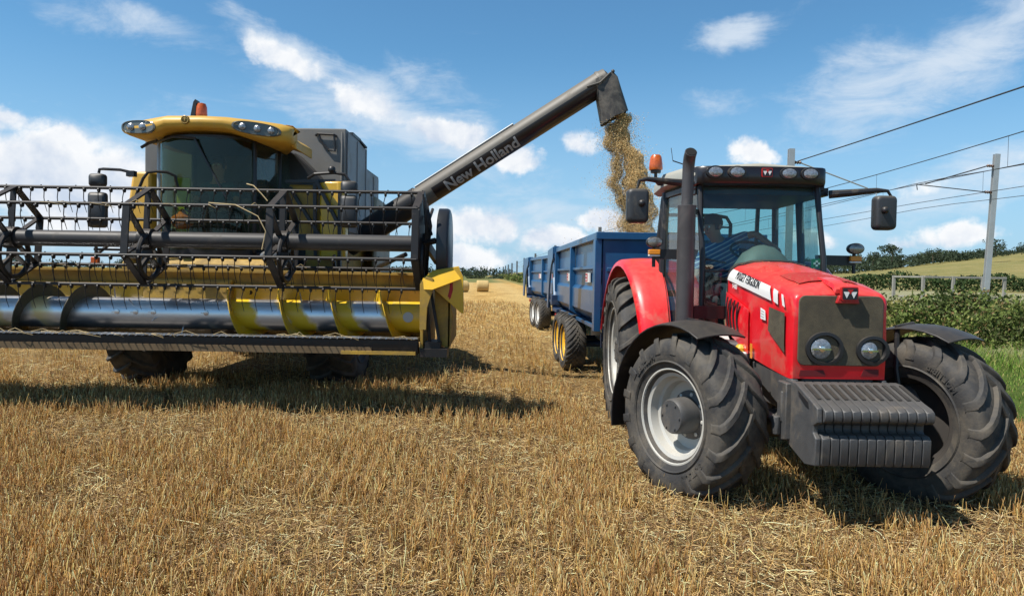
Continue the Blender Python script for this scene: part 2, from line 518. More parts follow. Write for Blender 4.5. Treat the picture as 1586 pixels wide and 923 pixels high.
def ground_h(x, y):
    x = np.asarray(x, float); y = np.asarray(y, float)
    q = xr(x, y)
    h = field_h(x, y) * (1 - sst(q, 6, 8))
    h = h + .95 * sst(q, 11.5, 15.5)
    far = sst(y, 120, 420)
    h = h + far * 3.2 * sst(-x, 20, 400)            # the field's far left end lifts a little
    # the hillside to the right rises to the foot of its woods
    xk = x * 330. / np.maximum(y, 60)
    zt = np.interp(xk, FLX, FLZ)
    k = np.clip((y - 112) / 218, 0, 1)
    hill = (zt - .95) * k ** 1.15 * sst(q, 25, 60)
    hill = hill + np.clip((y - 330) / 400, 0, 1) * 6 * sst(q, 25, 60)
    return h + hill


def axis_vals(a, b, fine, coarse, f0, f1):
    v = list(np.arange(f0, f1, fine)); x = f1; s_ = fine
    while x < b: v.append(x); s_ = min(coarse, s_ * 1.12); x += s_
    v.append(b); x = f0; s_ = fine; lo = []
    while x > a: s_ = min(coarse, s_ * 1.12); x -= s_; lo.append(x)
    return np.array(sorted(lo) + v)


xs = axis_vals(-1600, 1600, .25, 60, -9, 14)
ys = axis_vals(-60, 2600, .25, 60, 3, 26)
XX, YY = np.meshgrid(xs, ys)
ZZ = ground_h(XX, YY)
co = np.stack([XX, YY, ZZ], -1).reshape(-1, 3)
nx, ny = len(xs), len(ys)
ii, jj = np.meshgrid(np.arange(ny - 1), np.arange(nx - 1), indexing='ij')
a_ = (ii * nx + jj).ravel()
fq = np.stack([a_, a_ + 1, a_ + nx + 1, a_ + nx], -1)


def ground_mat():
    M_ = bpy.data.materials.new('field_and_pasture'); M_.use_nodes = True
    t = NT(M_.node_tree); b = t.n['Principled BSDF']; b.inputs['Roughness'].default_value = .95; b.inputs['Specular IOR Level'].default_value = .1
    g = t.new('ShaderNodeNewGeometry').outputs['Position']
    x, y, z = t.sep(g)
    q = t.math('SUBTRACT', x, t.math('MULTIPLY', y, RDX))
    wob = t.math('MULTIPLY', t.math('SUBTRACT', t.noise(g, .7, 5, .6), .5), 1.2)
    qw = t.math('ADD', q, wob)
    # soil under stubble: dark brown earth, straw litter
    n1 = t.noise(g, 2.2, 8, .65); n2 = t.noise(g, 28, 6, .7); n3 = t.noise(t.mapping(g, scale=(8.0, .35, 1)), 1., 5, .6)
    soil = t.mix(n2, (.022, .015, .010), (.10, .068, .042))
    straw = t.mix(t.noise(g, 45, 5, .7), (.14, .08, .03), (.46, .30, .12))
    near = t.mix(t.maprange(t.math('ADD', t.math('MULTIPLY', n1, .5), t.math('MULTIPLY', n2, .5)), .38, .62), soil, straw)
    # further off stalks cover the soil
    patch = t.noise(t.mapping(g, scale=(1, .22, 1)), .55, 7, .62)
    st2 = t.mix(t.maprange(patch, .33, .66), (.36, .21, .062), (.54, .36, .13))
    fine = t.noise(t.mapping(g, scale=(1, .45, 1)), 5.5, 6, .75)
    st2 = t.mix(1.0, st2, t.comb(*[t.maprange(fine, .3, .7, .72, 1.28)] * 3), 'MULTIPLY')
    rows = t.maprange(n3, .35, .65, .82, 1.15)
    st2 = t.mix(1.0, st2, t.comb(rows, rows, rows), 'MULTIPLY')
    swath = t.new('ShaderNodeTexWave', bands_direction='X'); swath.inputs['Scale'].default_value = .055; swath.inputs['Distortion'].default_value = .8
    t.l.new(t.comb(q, t.math('MULTIPLY', y, .02), 0.), swath.inputs[0])
    st2 = t.mix(t.math('MULTIPLY', swath.outputs['Fac'], .38), st2, (.52, .40, .19))
    fieldc = t.mix(t.maprange(y, 9, 26), near, st2)
    # verge grass
    gr_ = t.mix(t.maprange(t.noise(g, 1.3, 7, .65), .3, .7), (.055, .105, .018), (.15, .19, .05))
    gr_ = t.mix(t.maprange(t.noise(g, 30, 4, .7), .35, .7), gr_, (.04, .07, .012))
    pale = t.mix(t.noise(g, 3, 6, .6), (.34, .30, .20), (.20, .22, .10))
    # the hill: dry pasture, golden green
    past = t.mix(t.maprange(t.noise(t.mapping(g, scale=(1, .5, 1)), .03, 8, .6), .35, .65), (.21, .185, .065), (.125, .14, .045))
    past = t.mix(t.maprange(t.noise(g, .18, 6, .7), .4, .75), past, (.30, .245, .11))
    rightc = t.mix(t.maprange(qw, 11.5, 13.5), gr_, pale)
    rightc = t.mix(t.maprange(y, 55, 80), rightc, past)
    rightc = t.mix(t.maprange(qw, 40, 46), rightc, past)
    c_ = t.mix(t.maprange(qw, 6.2, 6.9), fieldc, rightc)
    # far left: other fields
    lf = t.mix(t.maprange(t.noise(t.mapping(g, scale=(.25, 1, 1)), .02, 4, .6), .4, .6), (.20, .19, .07), (.09, .12, .04))
    c_ = t.mix(t.math('MULTIPLY', t.maprange(y, 150, 175), t.math('SUBTRACT', 1., t.maprange(qw, 2, 8))), c_, lf)
    t.l.new(c_, b.inputs['Base Color'])
    bn = t.new('ShaderNodeBump'); bn.inputs['Distance'].default_value = .04; bn.inputs['Strength'].default_value = .8
    t.l.new(t.math('ADD', n2, t.math('MULTIPLY', fine, 1.5)), bn.inputs['Height']); t.l.new(bn.outputs[0], b.inputs['Normal'])
    return M_


g = big_mesh('ground', co, fq, ground_mat()); g.data.shade_smooth(); tag(g, kind='structure')

# ------------------------------------------------------------------ wheels
def tyre_mb(R, hw, rr, n, lh, lw=.055, sweep=.42, flip=1, seg=72):
    b = MB(); Rc = R - lh
    half = [(-hw * .80, rr - .012), (-hw * .86, rr + .01), (-hw * .97, rr + (Rc - rr) * .28), (-hw * 1.02, rr + (Rc - rr) * .55),
            (-hw * .98, rr + (Rc - rr) * .80), (-hw * .90, Rc - .03), (-hw * .72, Rc - .008), (-hw * .35, Rc)]
    prof = half + [(-h, r) for h, r in half[::-1]]
    b.lathe(prof, 'x', seg, closed=False)
    b.f = b.f[:-2]; b.mi = b.mi[:-2]
    b.lathe([(-hw * .80, rr - .012), (-hw * .5, rr - .05), (hw * .5, rr - .05), (hw * .80, rr - .012)], 'x', seg); b.f = b.f[:-2]; b.mi = b.mi[:-2]
    # raised ring near the bead
    for sd in (-1, 1):
        b.lathe([(sd * hw * .97, rr + (Rc - rr) * .22), (sd * (hw * .97 + .012), rr + (Rc - rr) * .26), (sd * hw * .98, rr + (Rc - rr) * .30)], 'x', seg); b.f = b.f[:-2]; b.mi = b.mi[:-2]
    ts = [0, .2, .4, .6, .78, .92, 1.0, 1.08]
    for sd in (-1, 1):
        for k in range(n):
            th0 = 2 * PI * k / n + (PI / n if sd > 0 else 0)
            secs = []
            for i, t in enumerate(ts):
                tt = min(t, 1.)
                x = sd * (-.035 + (hw * 1.0 + .035) * tt)
                th = th0 + flip * sweep * (tt ** .8) * (.66 / R)
                drop = .0 if t < .7 else (.012 if t < .9 else (.03 if t < 1 else (.055 if t < 1.05 else .14)))
                if t > 1: x = sd * hw * 1.035
                top = R - drop - (.006 * tt); bot = Rc - .06 - drop
                w = lw * (1.25 - .1 * tt) / R / 2
                if t > 1.05: bot = top - .02
                w2 = w * .68
                q = []
                for r_, ww in ((bot, w), (top - .008, w2 * 1.12), (top, w2 * .8)):
                    q.append((x, r_ * math.cos(th - ww), r_ * math.sin(th - ww)))
                for r_, ww in ((top, w2 * .8), (top - .008, w2 * 1.12), (bot, w)):
                    q.append((x, r_ * math.cos(th + ww), r_ * math.sin(th + ww)))
                secs.append(q)
            b.loft(secs, closed=False, caps=False)
            for sec in (secs[0], secs[-1]): b.add(sec, [(0, 1, 2, 3, 4, 5)])
    return b


def arc_text(b, body, size, R, x, ang, out=-1, ex=.004):
    """lettering standing on a sidewall: runs round radius R at axial position x, centred at angle ang"""
    vs, fs = text_mesh(body, size, ex, offset=size * .02)
    q = []
    for v in vs:
        th = ang - v.x / R * (1 if out < 0 else -1)
        r = R + v.y
        q.append((x + out * v.z, r * math.cos(th), r * math.sin(th)))
    b.add(q, fs)


def make_wheel(parent, name, loc, R, hw, rr, n, lh, rim_mat, rot=0., side=-1, flip=1, hub=True, hub_mat=None, text=None, lw=.055, rub=None, deep=None, sweep=.42):
    """outer face points to local -x; side=+1 turns the wheel round"""
    deep = deep if deep is not None else hw * .95
    b = MB()
    f = -hw * .82
    prof = [(f + .004, rr + .022), (f - .012, rr + .026), (f - .014, rr + .006), (f + .02, rr - .012), (f + .035, rr - .05), (f + deep * .45, rr - .065),
            (f + deep * .5, rr - .09), (f + deep * .78, rr - .10), (f + deep * .84, rr * .60), (f + deep * .90, rr * .42), (f + deep * .90, 0.)]
    b.lathe(prof, 'x', 56, cap=False)
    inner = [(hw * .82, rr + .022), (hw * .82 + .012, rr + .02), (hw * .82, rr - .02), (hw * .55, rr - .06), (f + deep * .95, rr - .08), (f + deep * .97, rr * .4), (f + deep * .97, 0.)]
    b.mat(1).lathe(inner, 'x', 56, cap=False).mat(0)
    for k in range(8):                                          # wheel bolts
        t = 2 * PI * k / 8 + .2
        b.lathe([(f + deep * .88, .017), (f + deep * .88 - .035, .017), (f + deep * .88 - .04, .010)], 'x', 6, c=(0, rr * .46 * math.cos(t), rr * .46 * math.sin(t)))
    w = b.build(name, [rim_mat, RIMSH], parent, rel=False, smooth=32)
    w.location = loc; w.rotation_euler = (0, 0, rot + (PI if side > 0 else 0))
    t_ = tyre_mb(R, hw, rr, n, lh, flip=flip, lw=lw, sweep=sweep)
    if text:
        for a in (.9, .9 + PI): arc_text(t_, text, .068, rr + (R - rr) * .42, -hw * 1.02, a, -1, .003); arc_text(t_, text, .068, rr + (R - rr) * .42, hw * 1.02, a, 1, .0025)
    t_.build('tyre', rub or RUB, w, rel=False, smooth=38)
    if hub:
        h = MB(); o = f + deep * .90
        h.lathe([(o, .20), (o - .03, .195), (o - .04, .15), (o - .16, .145), (o - .20, .140), (o - .215, .128), (o - .212, .0)], 'x', 32)
        for k in range(6):
            t = 2 * PI * k / 6
            h.lathe([(o - .212, .010), (o - .224, .010)], 'x', 6, c=(0, .105 * math.cos(t), .105 * math.sin(t)))
        h.build('hub', hub_mat or IRON, w, rel=False)
    return w


# ------------------------------------------------------------------ tractor (local frame: x across, y rearwards, z up; front axle at y=0)
TR = empty('tractor', (2.457, 5.99, 0), 'red tractor with black exhaust stack and front weights, towing the blue trailer', 'tractor')


def tb(name, mb, mats, parent=TR, bevel=0., smooth=35, seg=2): return mb.build(name, mats, parent, bevel=bevel, smooth=smooth, rel=False, seg=seg)


ST = rad(27)
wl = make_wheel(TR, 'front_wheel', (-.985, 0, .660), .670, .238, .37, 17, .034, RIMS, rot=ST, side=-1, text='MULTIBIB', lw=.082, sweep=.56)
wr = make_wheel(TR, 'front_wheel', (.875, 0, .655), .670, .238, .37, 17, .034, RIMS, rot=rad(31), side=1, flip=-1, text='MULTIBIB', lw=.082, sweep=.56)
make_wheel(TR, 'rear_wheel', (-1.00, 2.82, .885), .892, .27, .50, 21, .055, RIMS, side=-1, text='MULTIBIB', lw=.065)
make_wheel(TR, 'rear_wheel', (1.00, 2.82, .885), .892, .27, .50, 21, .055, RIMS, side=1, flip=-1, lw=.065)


# hood: cross sections lofted front to rear
def hood_sec(y, w, zb, zt, crown, rnd=.09, k=4, ytop=0.):
    pts = [(-w * 1.0, y, zb), (-w * 1.015, y, zb + (zt - zb) * .4), (-w, y, zt - rnd - .12)]
    for i in range(k + 1):
        a = PI - (PI / 2) * i / k
        pts.append((-w + rnd + rnd * math.cos(a), y + ytop * i / k, zt - rnd + rnd * math.sin(a)))
    inner = [(-w * .45, y + ytop, zt + crown * .75), (-w * .18, y + ytop, zt + crown), (w * .18, y + ytop, zt + crown), (w * .45, y + ytop, zt + crown * .75)]
    pts += inner
    for i in range(k + 1):
        a = PI / 2 - (PI / 2) * i / k
        pts.append((w - rnd + rnd * math.cos(a), y + ytop * (1 - i / k), zt - rnd + rnd * math.sin(a)))
    pts += [(w, y, zt - rnd - .12), (w * 1.015, y, zb + (zt - zb) * .4), (w * 1.0, y, zb)]
    return pts


b = MB()
HS = [(-.500, .325, 1.045, 1.655, .012, .05, .0), (-.495, .342, 1.035, 1.675, .016, .06, .03), (-.47, .350, 1.03, 1.695, .022, .075, .06), (-.40, .354, 1.03, 1.715, .030, .09, .06), (-.25, .357, 1.04, 1.745, .034, .10, .03),
      (0, .362, 1.06, 1.778, .036, .11, 0), (.30, .372, 1.09, 1.820, .036, .12, 0), (.62, .384, 1.20, 1.862, .034, .13, 0), (.95, .398, 1.30, 1.900, .032, .13, 0), (1.02, .398, 1.31, 1.895, .030, .13, 0)]
b.loft([hood_sec(y, w, zb, zt, cr, r_, 4, yt) for (y, w, zb, zt, cr, r_, yt) in HS])
hood = tb('hood', b, RED, smooth=50)
hood.location.x = -.012
# raised spine and inset dull panel on the hood top, flush edge seam at the cab
b = MB()
b.loft([[(-w_, y, z - .03), (-w_ * .8, y, z), (w_ * .8, y, z), (w_, y, z - .03)] for (y, w_, z) in [(-.515, .055, 1.705), (-.47, .058, 1.742), (-.36, .065, 1.772), (-.22, .075, 1.790), (-.12, .04, 1.796)]])
tb('hood_spine', b, RED, hood, smooth=50)
b = MB(); b.add([(-.25, -.17, 1.7905), (-.10, -.30, 1.7825), (.12, -.30, 1.7825), (.27, -.17, 1.7885), (.25, .16, 1.828), (-.22, .16, 1.830)], [(0, 1, 2, 3, 4, 5)])
vs = b.v; b = MB(); n_ = 10; G = []
for i in range(n_ + 1):
    y = -.30 + .42 * i / n_
    row = []
    for j in range(13):
        x = -.24 + .48 * j / 12
        w_ = np.interp(y, [h[0] for h in HS], [h[1] for h in HS]); zt = np.interp(y, [h[0] for h in HS], [h[3] for h in HS]); cr = np.interp(y, [h[0] for h in HS], [h[4] for h in HS])
        xx = x / w_; zc = np.interp(abs(xx), [0, .18, .45, .75], [cr, cr, cr * .75, 0])
        row.append((x * (1 - .25 * abs(y + .1)) - .012, y, zt + zc + .0015))
    G.append(row)
b.sheet(G, -.0015)
tb('hood_panel', b, mat('dull_red_mesh', (.40, .025, .022), .65, dust=DUST, dust_amt=.25, dust_scale=30), hood)
# front grille
b = MB()
def rrect(x0, x1, z0, z1, r, k=4):
    P_ = []
    for (cx_, cz_, a0) in ((x1 - r, z1 - r, 0), (x0 + r, z1 - r, PI / 2), (x0 + r, z0 + r, PI), (x1 - r, z0 + r, 3 * PI / 2)):
        for i in range(k + 1):
            a = a0 + PI / 2 * i / k; P_.append((cx_ + r * math.cos(a), cz_ + r * math.sin(a)))
    return P_
b.prism(rrect(-.315, .315, 1.135, 1.655, .05), 'y', -.512, -.49)
gr = tb('grille', b, MESHM, hood, bevel=.006)
b = MB(); b.lathe([(-.003, .0), (-.003, .004)], 'y', 4)
b = MB()
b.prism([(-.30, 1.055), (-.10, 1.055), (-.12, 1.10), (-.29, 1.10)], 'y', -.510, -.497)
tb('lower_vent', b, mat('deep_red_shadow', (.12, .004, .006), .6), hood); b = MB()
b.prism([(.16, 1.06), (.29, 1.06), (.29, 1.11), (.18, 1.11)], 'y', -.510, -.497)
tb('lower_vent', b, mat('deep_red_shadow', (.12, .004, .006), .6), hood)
for (x, z, r_) in ((-.150, 1.262, .098), (.208, 1.254, .082)):
    b = MB(); b.lathe([(-.505, r_ + .03), (-.530, r_ + .026), (-.532, r_ + .004), (-.515, r_), (-.50, r_ * .9)], 'y', 36, c=(x + .03, 0, z), sx=1.12)
    f_ = tb('headlight', b, BLK, gr)
    b = MB(); b.lathe([(-.502, r_ * .78), (-.526, r_ * .76), (-.536, r_ * .60), (-.542, r_ * .3), (-.544, 0)], 'y', 32, c=(x, 0, z))
    f2 = tb('lamp_lens', b, LENS, gr)
    b = MB(); b.lathe([(-.540, r_ * .26), (-.553, r_ * .22), (-.556, 0)], 'y', 20, c=(x, 0, z)); b.prism([(x - r_ * .7, z - .008), (x + r_ * .7, z - .008), (x + r_ * .7, z + .004), (x - r_ * .7, z + .004)], 'y', -.5475, -.541)
    tb('lamp_bulb_cover', b, CHROME, gr)
# maker's badge: three small triangles on black with a red frame
def badge(parent, x, y, z, s_):
    b = MB(); b.prism(rrect(x - s_, x + s_, z - s_ * .82, z + s_ * .82, s_ * .2), 'y', y, y + .03)
    o = tb('badge', b, REDM, parent)
    b = MB(); b.prism(rrect(x - s_ * .86, x + s_ * .86, z - s_ * .68, z + s_ * .68, s_ * .12), 'y', y - .004, y + .002)
    tb('badge_face', b, BLK, parent)
    b = MB()
    k = s_ * .40
    for (dx, dz, mi_) in ((-k * 1.05, -k * .1, 0), (k * 1.05, -k * .1, 0)):
        b.mat(mi_).prism([(x + dx - k * .95, z + dz + k * .7), (x + dx + k * .95, z + dz + k * .7), (x + dx, z + dz - k * 1.2)][::-1], 'y', y - .007, y - .003)
    b.mat(1).prism([(x - k * .9, z + k * 1.3), (x + k * .9, z + k * 1.3), (x, z - k * .1)][::-1], 'y', y - .0085, y - .0045)
    tb('badge_emblem', b, [WHT, REDM], parent)
badge(hood, .035, -.565, 1.672, .062)
b = MB(); b.prism([(-.05, 1.60), (.12, 1.60), (.10, 1.66), (-.03, 1.66)], 'y', -.545, -.50); tb('badge_mount', b, REDD, hood, bevel=.006)


# things on the near side of the hood; side skin follows x = -(w(y)) with height shape
def side_x(y, z):
    w_ = float(np.interp(y, [h[0] for h in HS], [h[1] for h in HS])); zb = float(np.interp(y, [h[0] for h in HS], [h[2] for h in HS])); zt = float(np.interp(y, [h[0] for h in HS], [h[3] for h in HS]))
    r_ = float(np.interp(y, [h[0] for h in HS], [h[5] for h in HS]))
    zm = zb + (zt - zb) * .4
    k = float(np.interp(z, [zb, zm, zt - r_ - .12], [1., 1.015, 1.]))
    x = w_ * k
    if z > zt - r_:
        d = min(1., (z - (zt - r_)) / r_); x = w_ - r_ + r_ * math.sqrt(max(0, 1 - d * d))
    return -x - .012


def side_patch(name, poly, mats, parent=hood, lift=.004, n=10, sgn=1):
    """poly: four corners (y,z) TL.. clockwise -> thin skin following the hood side"""
    b = MB(); G = []
    (a, c, e, g_) = poly     # rear-top, front-top, front-bottom, rear-bottom
    for i in range(n + 1):
        t = i / n; row = []
        p = (a[0] + (c[0] - a[0]) * t, a[1] + (c[1] - a[1]) * t); q = (g_[0] + (e[0] - g_[0]) * t, g_[1] + (e[1] - g_[1]) * t)
        for j in range(5):
            u = j / 4; y = p[0] + (q[0] - p[0]) * u; z = p[1] + (q[1] - p[1]) * u
            row.append(((side_x(y, z) - lift) * (1 if sgn > 0 else -1) + (0 if sgn > 0 else -.024), y, z))
        G.append(row)
    b.sheet(G, .002); return tb(name, b, mats, parent)


HO = hood.location.copy(); 
side_patch('name_stripe', [(.93, 1.858), (-.04, 1.715), (-.09, 1.60), (.985, 1.76)], WHT)
side_patch('stripe_block', [(-.125, 1.700), (-.225, 1.678), (-.235, 1.575), (-.145, 1.598)], WHT)
side_patch('stripe_block', [(-.30, 1.660), (-.335, 1.652), (-.375, 1.560), (-.33, 1.572)], WHT)
side_patch('side_mesh', [(-.055, 1.548), (-.375, 1.515), (-.395, 1.215), (-.055, 1.360)], MESHM)
side_patch('data_label', [(.13, 1.535), (.03, 1.515), (.01, 1.435), (.12, 1.445)], WHT)
for z_ in (1.510, 1.488, 1.466):
    side_patch('label_line', [(.115, z_ + .005), (.045, z_ - .005), (.045, z_ - .011), (.115, z_ - .001)], LETG, lift=.0065)
side_patch('marker_lamp', [(.325, 1.22), (.275, 1.22), (.275, 1.095), (.325, 1.095)], ORGL, lift=.012)
# bulge that carries the vent slots
b = MB(); G = []
for i in range(13):
    y = 1.00 - .60 * i / 12; row = []
    for j in range(9):
        z = 1.645 - (.36 + .02 * i / 12) * j / 8 - .012 * i
        e_ = min(i, 12 - i) / 6 * min(j, 8 - j) / 4
        row.append((side_x(y, z) - .003 - .022 * min(1, e_ * 1.6), y, z))
    G.append(row)
b.sheet(G, .004); tb('vent_panel', b, RED, hood)
for k in range(4):
    y0 = .885 - .092 * k; b = MB(); G = []
    for i in range(9):
        z = 1.600 - .012 * k - .27 * i / 8; yy = y0 + .030 * math.sin(i / 8 * PI)
        G.append([(side_x(yy, z) - .034, yy, z), (side_x(yy, z) - .034, yy - .040, z)])
    b.sheet(G, .003); tb('vent_slot', b, BLK, hood)


def side_text(name, body, size, yc, zc, slope, mats, sx=1., lift=.007):
    vs, fs = text_mesh(body, size, .0015, offset=0., space=1.05, cuts=.05); b = MB(); q = []
    for v in vs:
        y = yc - v.x * sx * math.cos(slope) ; z = zc + v.y - v.x * sx * math.sin(slope)
        q.append((side_x(y, z) - lift + (-v.z), y, z))
    b.add(q, fs); return tb(name, b, mats, hood, smooth=0)


side_text('maker_lettering', 'MASSEY FERGUSON', .098, .47, 1.760, .145, LETB, sx=.66, lift=.010)
side_text('model_number', '5480', .060, .76, 1.697, .12, WHT, sx=1.0, lift=.012)
b = MB(); b.loft([hood_sec(y, w, zb, zt, .03, .14) for (y, w, zb, zt) in [(1.005, .408, 1.20, 1.915), (1.05, .412, 1.20, 1.925)]]); tb('hood_seal', b, BLK)

# chassis, engine, front axle, weight carrier
b = MB()
b.box(-.27, .27, -.45, .55, .72, 1.04); b.box(-.22, .22, .3, 2.9, .55, 1.15); b.box(-.30, .30, .55, 1.2, .80, 1.32); b.box(-.30, .30, 2.3, 3.1, .6, 1.35)
b.prism([(-.50, .73), (-.20, .80), (.10, .88), (.36, .93), (.40, 1.06), (.20, 1.07), (-.50, 1.03)], 'x', -.365, -.31)
b.prism([(-.50, .73), (-.20, .80), (.10, .88), (.36, .93), (.40, 1.06), (.20, 1.07), (-.50, 1.03)], 'x', .31, .35)
chs = tb('chassis', b, IRON, bevel=.012)
b = MB(); b.tube([(-.86, .02, .62), (-.45, .0, .60), (0, 0, .62), (.45, 0, .60), (.80, .02, .62)], [.09, .10, .14, .10, .09], 12)
b.bar((-.75, .14, .60), (.70, .14, .60), .05, .05); b.tube([(-.20, .16, .60), (.60, .18, .62)], .035, 8)
b.box(-.16, .16, -.25, .3, .55, .75)
b.lathe([(.60, .0), (.60, .20), (.66, .26), (.78, .27), (.80, 0)], 'x', 24, c=(0, .02, .66)); b.lathe([(-.66, .0), (-.66, .20), (-.72, .26), (-.84, .27), (-.86, 0)], 'x', 24, c=(0, .02, .66))
tb('front_axle', b, IRON, bevel=.006)
b = MB(); b.box(-.26, .26, -.48, -.3, .5, .75); b.prism([(-.52, .58), (-.40, .55), (-.34, .62), (-.34, 1.0), (-.52, 1.0)], 'x', -.41, -.36)
b.tube([(-.44, -.40, .70), (-.44, -.25, .72), (-.38, -.1, .68)], .03, 8); b.tube([(-.44, -.42, .74), (-.44, -.42, .60)], .035, 8)
b.tube([(-.40, -.44, .93), (-.40, -.44, .70)], .022, 8)
tb('weight_carrier', b, IRON, bevel=.008)
for k in range(12):
    x0 = -.330 + k * .0625
    b = MB(); pf = [(-.50, 1.015), (-.60, 1.01), (-.90, .925), (-.985, .905), (-1.02, .885), (-1.03, .85), (-1.02, .815), (-.995, .800), (-.90, .785), (-.885, .765), (-.885, .735), (-.90, .718), (-.965, .712), (-.99, .69), (-.992, .665), (-.985, .525), (-.97, .500), (-.80, .475), (-.55, .53), (-.50, .60)]
    b.prism(pf, 'x', x0, x0 + .0575)
    # hand slot in the top face: a black strip drawn as a dark groove
    wgt = tb('weight', b, IRON, bevel=.005, seg=1)
    b = MB(); b.prism([(-.62, 1.012), (-.86, .944), (-.86, .938), (-.62, 1.004)], 'x', x0 + .016, x0 + .042); tb('hand_slot', b, BLK, wgt)
b = MB(); pf2 = [(-.40, 1.02), (-.60, 1.018), (-.92, .925), (-.99, .900), (-1.00, .80), (-.93, .77), (-.93, .72), (-.98, .69), (-.975, .50), (-.80, .468), (-.48, .54), (-.40, .60)]
b.prism(pf2, 'x', -.372, -.334); tb('weight_side_plate', b, IRON, bevel=.008)
b = MB(); b.prism([(-.66, .972), (-.84, .918), (-.86, .875), (-.80, .880), (-.68, .93)], 'x', -.376, -.371); tb('side_plate_slot', b, BLK)
# filter, tank, hoses between the hood and the front fender
b = MB(); b.lathe([(.93, .0), (.93, .05), (.95, .062), (1.12, .062), (1.13, .04), (1.13, 0)], 'z', 20, c=(-.42, .50, 0)); tb('white_filter', b, WHTB)
b = MB(); b.bar((-.50, .95, 1.28), (-.46, .78, 1.08), .09, .07); tb('steps_bracket', b, WHTB, bevel=.004)
b = MB(); b.lathe([(1.13, .05), (1.16, .055), (1.19, .03), (1.19, 0)], 'z', 14, c=(-.42, .55, 0)); tb('filler_cap', b, YEL)
b = MB()
for k, (y, z) in enumerate([(.5, 1.14), (.62, 1.05), (.72, 1.2)]): b.tube([(-.32, y, z), (-.48, y + .05, z - .02), (-.50, y + .25, z - .15), (-.35, y + .35, z - .2)], .018, 8)
tb('hoses', b, BLK)
for x0_, x1_ in ((-.62, -.30), (.30, .62)):
    b = MB(); b.box(x0_, x1_, .95, 2.0, .55, 1.05); tb('side_tank', b, BLK, bevel=.03)
b = MB()
for k in range(3): b.box(-.86, -.60, 1.45 + .03 * k, 1.80, .42 + .28 * k, .45 + .28 * k)
b.bar((-.86, 1.45, .42), (-.86, 1.55, 1.25), .03, .04); b.bar((-.86, 1.80, .42), (-.86, 1.80, 1.25), .03, .04)
tb('cab_steps', b, BLKD, bevel=.004)

# chaff and dust specks lying on the hood
n_ = 420; cx_ = RNG.uniform(-.30, .30, n_); cy_ = RNG.uniform(-.42, .98, n_)
w_ = np.interp(cy_, [h[0] for h in HS], [h[1] for h in HS]); zt_ = np.interp(cy_, [h[0] for h in HS], [h[3] for h in HS]); cr_ = np.interp(cy_, [h[0] for h in HS], [h[4] for h in HS])
zz_ = zt_ + np.interp(np.abs(cx_ / w_), [0, .18, .45, .75, 1], [1, 1, .75, 0, -.5]) * cr_ + .003
an_ = RNG.random(n_) * 2 * PI; l_ = RNG.uniform(.002, .011, n_); dx_, dy_ = np.cos(an_) * l_, np.sin(an_) * l_
v_ = np.stack([np.stack([cx_ - .012 - dx_, cy_ - dy_, zz_], 1), np.stack([cx_ - .012 + dy_ * .25, cy_ - dx_ * .25, zz_ + .002], 1), np.stack([cx_ - .012 + dx_, cy_ + dy_, zz_], 1), np.stack([cx_ - .012 - dy_ * .25, cy_ + dx_ * .25, zz_ + .001], 1)], 1).reshape(-1, 3)
cf_ = big_mesh('chaff', v_, np.arange(4 * n_).reshape(n_, 4), mat('chaff_flecks', (.55, .42, .24), .9)); cf_.parent = hood; tag(cf_, kind='stuff')

# front fenders (steered with the wheels)
for (wx, rot, sd) in ((-.99, ST, -1), (.89, rad(30), 1)):
    b = MB(); G = []
    for i in range(17):
        a = rad(62 + 134 * i / 16)             # from just ahead of the top, over and down behind
        rr_ = .765 + (.06 if i > 12 else 0) * (i - 12) / 4
        row = []
        for j in range(7):
            x = -.245 + .49 * j / 6; dr = -.03 * (abs(j - 3) / 3) ** 2
            row.append((x, -math.cos(a) * (rr_ + dr), math.sin(a) * (rr_ + dr)))
        G.append(row)
    b.sheet(G, -.014)
    fo = tb('front_fender', b, BLK, bevel=.004); fo.location = (wx, 0, .665); fo.rotation_euler = (0, 0, rot)
    b = MB(); b.tube([(-.02 * sd, .08, .758), (.20 * -sd, .1, .74), (.26 * -sd, .06, .40), (.22 * -sd, .02, .05)], .022, 8); tb('fender_bracket', b, BLK, fo)

# rear fenders
for sd in (-1, 1):
    b = MB(); G = []
    for i in range(21):
        a = rad(8 + 162 * i / 20)
        ro = 1.03 + .03 * math.sin(a)
        row = []
        e_ = float(np.interp(math.degrees(a), [8, 90, 170], [-.17, -.045, .03]))
        for (x, dr) in ((1.235 + e_, -.06), (1.230 + e_, -.02), (1.205 + e_, .0), (1.03, .015), (.92, .020), (.82, .02), (.79, .018)):
            row.append((sd * x, 2.84 + math.cos(PI - a) * -1 * (ro + dr) * -1, .90 + math.sin(a) * (ro + dr)))
        G.append(row)
    if sd > 0: G = [r_[::-1] for r_ in G]
    b.sheet(G, .016)
    # inner side wall of the fender
    pl = [(2.84 - (1.055) * math.cos(rad(8 + 162 * i / 20)), .90 + 1.055 * math.sin(rad(8 + 162 * i / 20))) for i in range(21)]
    b.prism(pl, 'x', sd * .765, sd * .78)
    tb('rear_fender', b, RED, smooth=50)

